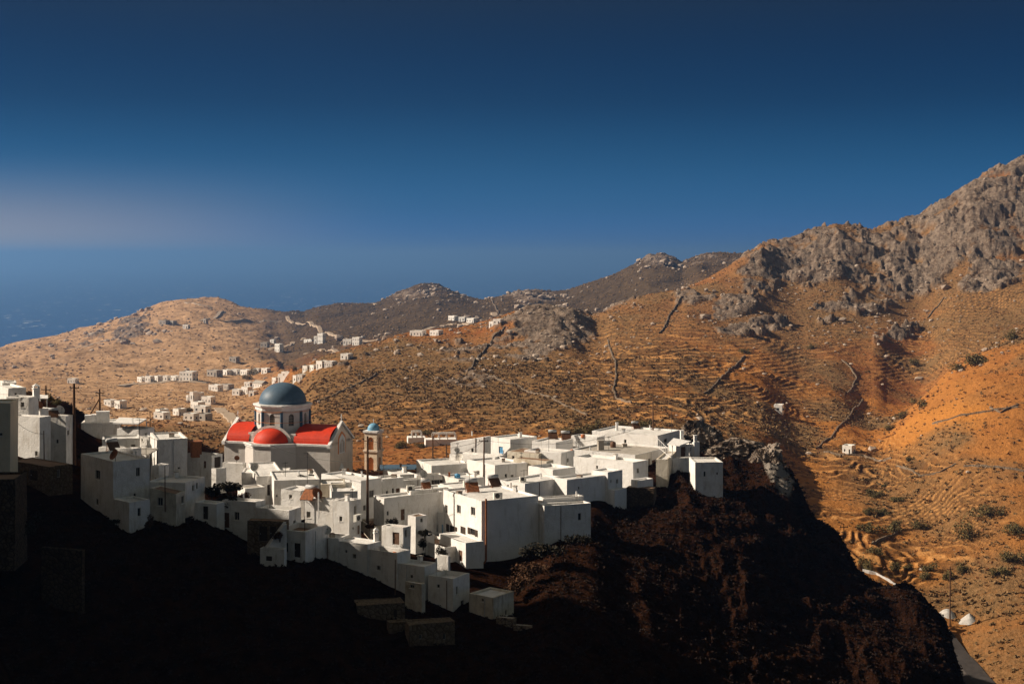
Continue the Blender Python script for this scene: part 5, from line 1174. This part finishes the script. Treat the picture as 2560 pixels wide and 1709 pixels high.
rwall('crooked stone wall climbing the slope left of the rocky knoll', [(1172,926),(1195,893),(1215,866),(1232,845),(1248,832),(1262,818)], 1.3, .7)
rwall('long stone wall descending right from the knoll wall foot', [(1172,932),(1215,938),(1250,951),(1300,968),(1340,985),(1390,1003),(1430,1022),(1468,1038)], 1.0, .6)
rwall('short dark stone wall on the slope right of the dome', [(790,1008),(830,992),(880,968),(905,955),(925,946),(940,935)], 1.0, .6)
rwall('curving stone wall down the slope right of the rocky knoll', [(1520,850),(1527,880),(1538,905),(1540,940),(1532,975),(1540,995),(1565,1005),(1580,1008)], 1.0, .6)
rwall('zigzag stone wall running up to the far saddle', [(1648,834),(1665,812),(1672,790),(1690,765),(1708,742)], 1.2, .7)
rwall('long dark stone wall falling towards the valley bottom', [(2042,1122),(2070,1100),(2090,1078),(2120,1045),(2150,1010),(2155,1000)], 1.0, .6)
rwall('winding stone wall above the valley bottom wall', [(2116,985),(2130,970),(2142,945),(2125,918),(2105,900)], 1.0, .6)
rwall('faint stone wall across the middle terraces', [(1760,985),(1790,960),(1820,930),(1850,905),(1862,890)], 1., .6)
rwall('thin stone wall high on the right slope', [(2320,795),(2340,770),(2360,745)], 1.0, .6)
rwall('bright stone wall along the right spur crest', [(2330,1060),(2370,1050),(2420,1036),(2460,1030),(2545,1018)], .8, .6, 262)
rwall('upper stone wall crossing the right spur', [(2476,1020),(2500,1032),(2545,1012)], .9, .6)
rwall('stone wall along the lower right terraces', [(2180,1362),(2200,1350),(2230,1340),(2245,1330)], .9, .6)
rwall('stone wall at the foot of the terraces near the small hut', [(2060,1130),(2110,1138),(2160,1140),(2230,1146)], .8, .6)
rwall('stone wall over the lower right shoulder', [(2410,1165),(2460,1166),(2520,1172),(2560,1178)], .9, .6)
rwall('zigzag stone wall above the orange cut houses', [(1228,748),(1238,765),(1246,786)], 1.8, 1., 900)
rwall('fallen stone wall on the gully side', [(2240,1165),(2300,1190),(2350,1180),(2390,1160)], .7, .6)
rwall('white roadside parapet above the dark cliff edge', [(2158,1428),(2190,1436),(2225,1455),(2250,1468)], 1.1, .45, 262, 'roadside_parapet', 'parapet', 'clean', None)
rwall('pale parapet line along the lower right road', [(2318,1520),(2350,1565),(2390,1610)], .9, .35, 235, 'roadside_parapet', 'parapet', 'slab', None, 330)

# white gravel mounds, steps and a small digger by the lower right pole
M['gravel'] = plain('white_gravel', (.52, .49, .45), .95, .15, 2, .8, .1)
def mound(label, u, v, d, rx, h, peak):
    o = empty('gravel_mound', (xat(u, d), d, zat(v, d) - .3), R_(20), label, 'gravel mound', 'white gravel mounds')
    s = MB(); n = 36; prof = []
    for k in range(13):
        t = k / 12; prof.append((rx * (1 - t), h * (math.sin(t * math.pi / 2) if not peak else t ** .85)))
    base = len(s.v); s.lathe(prof, n=n); s.v = [(x * (1 + .12*math.sin(3*math.atan2(y, x))) , y * .9, z + .12 * math.sin(x * 2.1 + y * 3)) for x, y, z in s.v]
    s.build('heap', M['gravel'], o, True)
GD = ground_v(2390, 1554, 268).y
mound('rounded white gravel mound behind the lower right pole', 2368, 1548, GD + 3, 3.1, 2.6, False)
mound('pointed white gravel mound right of the lower right pole', 2424, 1562, GD, 3.2, 3.0, True)
o = empty('small_digger', (xat(2357, GD - 3), GD - 3, zat(1557, GD - 3)), R_(25), 'small white and orange digger parked by the gravel mounds', 'digger')
s = MB(); s.box(-.6, .5, -.45, .45, .5, .85); s.build('body', M['clean'], o)
s = MB(); s.box(-.35, .25, -.35, .35, .853, 1.5); s.build('cab', M['clean'], o)
s = MB(); s.tube((-.5, 0, .8), (-1.0, 0, 1.6), .09, n=6); s.tube((-1.0, 0, 1.6), (-1.3, 0, .8), .07, n=6); s.build('arm', M['ochre'], o)
for y in (-.5, .5): s = MB(); s.box(-.7, .6, y - .14, y + .14, .0, .45); s.build('track', M['dark_metal'], o)
o = empty('stone_steps', (xat(2368, GD - 7), GD - 7, zat(1575, GD - 7)), R_(10), 'flight of pale stone steps below the gravel mounds', 'steps')
s = MB()
for k in range(8): s.box(-1.1, 1.1, k * .42, k * .42 + .42, -2 , -.9 + k * .2)
s.build('steps', M['slab'], o)

# rock outcrops that stand clear of the ground
M['rock'] = None
rm_, nt, b = newmat('weathered_rock', .95)
geo = N(nt, 'ShaderNodeNewGeometry'); c = nmix(nt, (.20, .15, .11), (.40, .33, .27), nrange(nt, nnoise(nt, .8, 6, .7, vec=geo.outputs['Position']), .35, .62))
c = nmix(nt, c, (.07, .045, .03), nrange(nt, nnoise(nt, .35, 6, .75, vec=geo.outputs['Position'], dist=.6), .46, .58)); nt.links.new(c, b.inputs['Base Color'])
nbump(nt, b, nnoise(nt, 1.6, 6, .7, vec=geo.outputs['Position']), .9, .5); M['rock'] = rm_
def outcrop(label, u, v, d, rx, ry, h, seed, boxy=.0):
    base = Vector((xat(u, d), d, zat(v, d))); nu, nv = 96, 48; vs = []; t = np.linspace(0, 2*np.pi, nu, endpoint=False); ph = np.linspace(-.35, np.pi/2, nv)
    T_, P_ = np.meshgrid(t, ph); e = .75
    cx_ = np.sign(np.cos(T_)) * np.abs(np.cos(T_)) ** e; sy_ = np.sign(np.sin(T_)) * np.abs(np.sin(T_)) ** e
    x = cx_ * np.abs(np.cos(P_)) ** .6; y = sy_ * np.abs(np.cos(P_)) ** .6; z = np.sin(P_)
    q = ridged(T_ * 3 + seed, z * 2.2 + np.cos(T_) * 2, 5, seed, .6); q2 = fbm(x * 6 + seed, z * 6 + y * 6, 4, seed + 9)
    k = 1 + .45 * (q - .45) + .35 * (q2 - .5)
    top = .25 * np.sin(x * 2.2 + seed) 
    pos = np.stack([x * rx * k, y * ry * k, z * h * (k + top * (z > 0))], -1).reshape(-1, 3)
    f = []
    for j in range(nv - 1):
        a_ = j*nu + np.arange(nu); b_ = j*nu + (np.arange(nu) + 1) % nu; f.append(np.stack([a_, b_, b_ + nu, a_ + nu], 1))
    o = mesh_np('rock_outcrop', pos, np.concatenate(f), M['rock'], False); o.location = base; tag(o, label, 'rock', 'rock outcrops around the town')
outcrop('jagged flat topped rock tor behind the right crest house', 1757, 1112, 262, 3.9, 3, 3.6, 3)
outcrop('low rounded boulder ridge right of the tor', 1850, 1136, 250, 5.2, 3, 2.0, 8)
outcrop('pale flat slab rock beyond the tor', 1824, 1110, 268, 1.5, 1, .9, 5)
outcrop('whitish crag at the top of the dark cliff', 1915, 1165, 243, 2.6, 2.5, 3.4, 12)
outcrop('pale pointed crag on the dark cliff edge', 1950, 1215, 240, 1.8, 2, 3.6, 15)

# ------------------------------------------------------------------ foliage
def leaf_mat(name, c1, c2):
    m, nt, b = newmat(name, .9); nt.links.new(nmix(nt, c1, c2, nrange(nt, nnoise(nt, 1.2, 3, .6), .35, .65)), b.inputs['Base Color']); return m
M['olive'] = leaf_mat('olive_leaves', (.085, .065, .024), (.17, .13, .05)); M['darkleaf'] = leaf_mat('dark_leaves', (.014, .013, .007), (.035, .026, .014)); M['dry_leaf'] = leaf_mat('dry_twigs', (.05, .025, .012), (.10, .045, .018))
M['bark'] = plain('bark', (.07, .05, .035), .9, .3, 6, .4)
def leaves(n, rx, ry, rz, size, seed, lobes=7):
    """leaf faces scattered in the shell of several lobes"""
    r = np.random.default_rng(seed); lc = r.normal(0, .42, (lobes, 3)); lc[:, 2] = np.abs(lc[:, 2]) * .7 + .25; lr = r.uniform(.32, .62, lobes)
    k = r.integers(0, lobes, n); dirv = r.normal(0, 1, (n, 3)); dirv /= np.linalg.norm(dirv, axis=1)[:, None]
    rad = lr[k] * r.uniform(.45, 1.08, n); p = lc[k] + dirv * rad[:, None]; p[:, 2] = np.maximum(p[:, 2], .02 + .1 * r.random(n))
    p *= np.array([rx, ry, rz]); a = r.normal(0, 1, (n, 3)); a /= np.linalg.norm(a, axis=1)[:, None]; b_ = np.cross(a, r.normal(0, 1, (n, 3))); b_ /= np.linalg.norm(b_, axis=1)[:, None]
    s = size * r.uniform(.6, 1.5, n)[:, None]
    v = np.stack([p - a*s, p + b_*s*.7, p + a*s, p - b_*s*.7], 1).reshape(-1, 3); f = np.arange(4*n).reshape(-1, 4); return v, f
def bush(label, u, v, w_px, h_px, mat='olive', dmin=262., name='bush', cat='bush', group='bushes on the hillside', n=1100, d=None, lift=0.):
    p = ground_v(u, v, dmin) if d is None else Vector((xat(u, d), d, zat(v, d)))
    w = w_px / F * p.y; h = h_px / F * p.y; sd = int(u * 3 + v)
    o = empty(name, p + Vector((0, 0, -.1 + lift)), 0, label, cat, group)
    vv, ff = leaves(n, w * .52, w * .45, h * .72, w / 42 + .04, sd); q = mesh_np('crown', vv, ff, M[mat]); q.parent = o
    s = MB(); rr = random.Random(sd)
    for k in range(4): s.tube((0, 0, -.4), (rr.uniform(-.3, .3)*w, rr.uniform(-.25, .25)*w, h * .55), .05*max(1, w/3), .02, n=5)
    s.build('trunk', M['bark'], o); return o
BU = [(2187,1240,44,26,'round grey green bush, highest on the lower right terraces'),(2245,1252,40,14,'flat dark bush on the terrace right of the highest bush'),(2172,1284,36,22,'left of the touching bush pair on the mid terrace'),(2203,1286,36,20,'right of the touching bush pair on the mid terrace'),(2165,1328,56,34,'big round bush nearest the cliff edge, left of three'),(2233,1328,62,28,'wide bush, middle of the three on one terrace'),(2298,1322,40,28,'round bush, right one of the three on one terrace'),(2190,1385,40,24,'dark bush below the row of three'),(2168,1424,50,40,'dark tall bush at the roadside parapet'),(2233,1425,34,26,'dark round bush right of the parapet bush'),(2275,1424,30,16,'small bush between the dark round ones'),(2322,1428,38,24,'bush left of the gully bottom'),(2404,1430,40,30,'bush at the foot of the dark gully'),(2365,1448,44,30,'dark bush beside the lower right pole'),(2315,1448,32,22,'low dark bush under the gully bushes'),(2500,1434,42,22,'bush on the bright shoulder far right'),(2210,1216,22,10,'tiny bush above the terraces'),(2275,1152,24,14,'bush right of the small valley hut'),(2112,1120,32,18,'dark bush beside the valley hut'),
 (1865,884,30,18,'single dark tree on the middle terraces'),(2028,872,24,16,'dark bush left of the leaning rock'),(2285,912,30,22,'dark bush low on the right slope'),(2440,912,80,38,'big dark bush clump along the gully top'),(2400,925,44,26,'dark bush at the left end of the gully clump'),(2535,850,44,30,'dark bush at the top of the gully on the right edge'),(2300,1020,50,26,'dark bush hugging the gully middle'),(2260,1045,40,22,'bush lower down in the gully'),(2225,1075,34,20,'bush near the gully foot'),(2420,1345,60,60,'dark scrubby tree mass in the lower gully'),(2475,1290,70,36,'dense green scrub patch upper lower right'),(2540,1330,60,34,'dense scrub patch at the right edge'),(2520,1400,50,30,'dark scrub above the bright shoulder bush'),
 (1008,1120,40,26,'round olive bush right of the bell tower'),(1052,1118,30,14,'low bush right of the round tower bush'),(1060,1086,30,16,'small olive bush behind the pergola walls'),(632,938,30,24,'pale round tree among the far village rows'),(620,948,26,16,'pale bush below the far village rows'),(470,1028,26,16,'pale bush beside the lower village houses'),(735,925,16,16,'small dark tree left of the shoulder houses'),
 (1440,1086,50,28,'leftmost olive tree behind the right hill houses'),(1475,1084,46,32,'second olive tree behind the right hill houses'),(1505,1080,40,30,'third and tallest olive behind the right hill'),(1418,1088,36,20,'lowest olive at the left end of the grove'),(1546,1066,30,22,'round olive tree left of the crest chimney'),(1610,1070,44,28,'wide olive tree left of the crest pole'),(1580,1066,26,14,'small dark olive between the crest trees')]
for u, v, w, h, l in BU: bush(l, u, v, w, h, 'olive')
for u, v, w, h, d, m, l in ((762,1200,26,18,212.5,'darkleaf','dark domed bush in front of the church wall, left one'),(778,1196,22,16,213.5,'darkleaf','dark domed bush in front of the church wall, right one'),(981,1308,22,22,200,'darkleaf','dark round tree on the terrace left of the tiny cube house'),(1062,1338,30,20,198,'darkleaf','dark bush under the tiny cube house wall'),(1058,1366,24,22,195,'darkleaf','dark bush in the walled garden, left one'),(1100,1388,34,30,193,'darkleaf','dark bush in the walled garden, right and largest'),(925,1318,26,14,201,'dry_leaf','reddish potted plants at the central pole foot'),(555,1262,60,28,193,'darkleaf','dark scrub on the bank right of the large shaded house'),(570,1225,70,30,197,'darkleaf','upper dark scrub on the bank below the porch house'),(530,1240,50,30,195,'darkleaf','left dark scrub on the bank beside the large shaded house'),(600,1250,50,22,195,'dry_leaf','reddish scrub on the bank above the low house'),(1355,1390,100,50,191,'darkleaf','wispy dark tree against the wall of the largest house'),(1330,1440,90,40,187,'dry_leaf','reddish brush on the slope below the wispy tree'),(1290,1480,80,34,184,'dry_leaf','lower reddish brush beside the last white house'),(375,1316,30,26,181,'dry_leaf','dry bush at the foot of the cube house annex'),(288,1306,22,14,182,'darkleaf','small dark bush in the cube house corner'),(148,1010,30,16,232,'olive','green bush behind the far left roofs'),(100,1000,46,20,228,'olive','green tree behind the pointed chimney'),(205,1145,30,12,199,'darkleaf','dark potted shrubs beside the tallest left pole'),(1450,1355,50,30,198,'darkleaf','dark bush at the right end of the rust streaked wall'),(700,1345,30,20,181,'dry_leaf','dry grass tuft by the outdoor stair'),(60,1330,80,50,170,'darkleaf','dark bush mass at the left edge slope')):
    bush(l, u, v, w, h, m, d=d, group='shrubs among the houses')

# scrub and stones nobody could count
def scatter(n, fn, dlo, dhi, seed, ulo=-120, uhi=2680):
    r = np.random.default_rng(seed); iu = np.where((uo > ulo) & (uo < uhi))[0]; jd = np.where((do > dlo) & (do < dhi))[0]
    wt = np.gradient(do)[jd] * do[jd]; wt /= wt.sum()
    j = r.choice(jd, n, p=wt); i = r.choice(iu, n); keep = r.random(n) < fn(j, i); j = j[keep]; i = i[keep]
    jx = r.random(len(j)); x = X[j, i] + (jx - .5) * 2.6 / F * Y[j, i]; return x, Y[j, i], Z[j, i], j, i, r
ICO_V = None
def ico():
    t = (1 + 5 ** .5) / 2; v = np.array([(-1,t,0),(1,t,0),(-1,-t,0),(1,-t,0),(0,-1,t),(0,1,t),(0,-1,-t),(0,1,-t),(t,0,-1),(t,0,1),(-t,0,-1),(-t,0,1)], float); v /= np.linalg.norm(v[0])
    f = np.array([(0,11,5),(0,5,1),(0,1,7),(0,7,10),(0,10,11),(1,5,9),(5,11,4),(11,10,2),(10,7,6),(7,1,8),(3,9,4),(3,4,2),(3,2,6),(3,6,8),(3,8,9),(4,9,5),(2,4,11),(6,2,10),(8,6,7),(9,8,1)]); return v, f
IV, IF = ico()
def blobs(name, x, y, z, r, sx, sz, mat, jit=.35, sink=.25):
    n = len(x); v = IV[None] * (1 + r.uniform(-jit, jit, (n, 12, 1))); a = r.uniform(0, 6.28, n); c, s = np.cos(a)[:, None], np.sin(a)[:, None]
    vx = (v[..., 0] * c - v[..., 1] * s) * sx[:, None]; vy = (v[..., 0] * s + v[..., 1] * c) * (sx * r.uniform(.6, 1.1, n))[:, None]; vz = v[..., 2] * sz[:, None] + (sz * (1 - sink))[:, None] * .6
    V = np.stack([vx + x[:, None], vy + y[:, None], vz + z[:, None]], -1).reshape(-1, 3); f = (IF[None] + (np.arange(n) * 12)[:, None, None]).reshape(-1, 3)
    return mesh_np(name, V, f, mat, False)
def leafmass(name, x, y, z, r, sx, sz, mat, k=14):
    n = len(x); dirv = r.normal(0, 1, (n, k, 3)); dirv /= np.linalg.norm(dirv, axis=2)[..., None]; dirv[..., 2] = np.abs(dirv[..., 2])
    rad = r.uniform(.45, 1.05, (n, k, 1)); p = dirv * rad * np.stack([sx, sx, sz], -1)[:, None, :] + np.stack([x, y, z], -1)[:, None, :]
    a = r.normal(0, 1, (n, k, 3)); a /= np.linalg.norm(a, axis=2)[..., None]; b_ = np.cross(a, r.normal(0, 1, (n, k, 3))); b_ /= np.linalg.norm(b_, axis=2)[..., None]
    s = (sx * .42)[:, None, None]; V = np.stack([p - a*s, p + b_*s*.8, p + a*s, p - b_*s*.8], 2).reshape(-1, 3); f = np.arange(len(V)).reshape(-1, 4); return mesh_np(name, V, f, mat)
M['scrubA'] = leaf_mat('thorn_scrub', (.12, .075, .032), (.25, .15, .065)); M['scrubB'] = leaf_mat('rusty_scrub', (.12, .05, .02), (.22, .09, .03))
M['scrubD'] = leaf_mat('dark_slope_scrub', (.010, .005, .0027), (.034, .015, .0075))  # slope scrub darkened along with the earth under it, shade included
def dens(j, i): return np.clip(.30 + .7 * scrub[j, i], 0, 1) * (1 - .9 * rock[j, i]) * (1 - .9 * tread[j, i]) * (1 - .75 * (UU[j, i] < 700) * (Y[j, i] > 420))
x, y, z, j, i, r = scatter(25000, dens, 270, 560, 11); n = len(x); s = r.uniform(.25, .7, n) * (1 + .5 * scrub[j, i]); leafmass('scrub', x, y, z, r, s, s * .55, M['scrubA'], 9)['kind'] = 'stuff'
x, y, z, j, i, r = scatter(46000, dens, 560, 1100, 12); n = len(x); s = r.uniform(.3, .8, n); blobs('scrub', x, y, z, r, s, s * .36, M['scrubA'])['kind'] = 'stuff'
x, y, z, j, i, r = scatter(26000, lambda j, i: .8 * (1 - rock[j, i]) * np.where(UU[j, i] < 640, .4, 1), 1050, 2100, 13); n = len(x); s = r.uniform(.6, 1.5, n); blobs('scrub', x, y, z, r, s, s * .5, M['scrubA'])['kind'] = 'stuff'
x, y, z, j, i, r = scatter(22000, lambda j, i: .5 * (1 - rock[j, i]), 270, 800, 14); n = len(x); s = r.uniform(.25, .7, n); leafmass('scrub', x, y, z, r, s, s * .6, M['scrubB'], 8)['kind'] = 'stuff'
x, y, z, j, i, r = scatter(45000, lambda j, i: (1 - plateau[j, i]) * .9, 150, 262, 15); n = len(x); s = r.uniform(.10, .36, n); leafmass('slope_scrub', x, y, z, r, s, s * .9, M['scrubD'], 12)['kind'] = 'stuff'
mrock = M['rock']
stn, nt, b = newmat('hill_stone', .95); nt.links.new(nmix(nt, (.26, .19, .14), (.50, .41, .33), nrange(nt, nnoise(nt, .3, 5, .7), .35, .65)), b.inputs['Base Color']); M['hstone'] = stn
def rockfield(j, i):
    base = np.zeros(len(j)); u_, v_ = UU[j, i], VV[j, i]
    base = np.maximum(base, .006 + .02 * (v_ < 1100) * (Y[j, i] > 420))
    for (cx_, cy_, rx_, ry_, w_) in ((1330,850,250,90,.30),(1120,930,220,40,.30),(2000,1000,220,90,.05),(2150,760,320,110,.40),(1850,770,160,60,.28),(330,820,130,50,.5),(2430,870,170,90,.14),(1060,740,120,30,.5),(1330,750,120,30,.5),(1650,670,70,30,.5),(2120,1000,120,120,.07),(1000,860,220,30,.22),(1560,780,160,30,.3)):
        q = ((u_ - cx_) / rx_) ** 2 + ((v_ - cy_) / ry_) ** 2; base = np.maximum(base, w_ * np.clip(1.3 - q, 0, 1) * (nz2[j, i] > .47))
    return base * (1 - .6*front[j, i])
x, y, z, j, i, r = scatter(60000, rockfield, 270, 1150, 21); n = len(x); s = np.exp(r.normal(-.65, .55, n)).clip(.2, 2.6); blobs('hillside_stones', x, y, z, r, s, s * .62, M['hstone'], .3)['kind'] = 'stuff'
x, y, z, j, i, r = scatter(16000, rockfield, 1150, 2100, 22); n = len(x); s = np.exp(r.normal(.5, .5, n)).clip(.6, 5); blobs('hillside_stones', x, y, z, r, s, s * .6, M['hstone'], .3)['kind'] = 'stuff'

# ------------------------------------------------------------------ the hazy air
HB = 60000.
s = MB(); s.box(-HB, HB, -60, HB, -334, 98); hz = s.build('haze'); hz['kind'] = 'stuff'
m = bpy.data.materials.new('air'); m.use_nodes = True; nt = m.node_tree; nt.nodes.clear()
pv = N(nt, 'ShaderNodeVolumePrincipled'); pv.inputs['Color'].default_value = (.20, .44, .90, 1); pv.inputs['Density'].default_value = .00013; pv.inputs['Anisotropy'].default_value = .42
oo = N(nt, 'ShaderNodeOutputMaterial'); nt.links.new(pv.outputs[0], oo.inputs['Volume']); hz.data.materials.append(m)
sea.location.z = 0
sea['kind'] = 'structure'
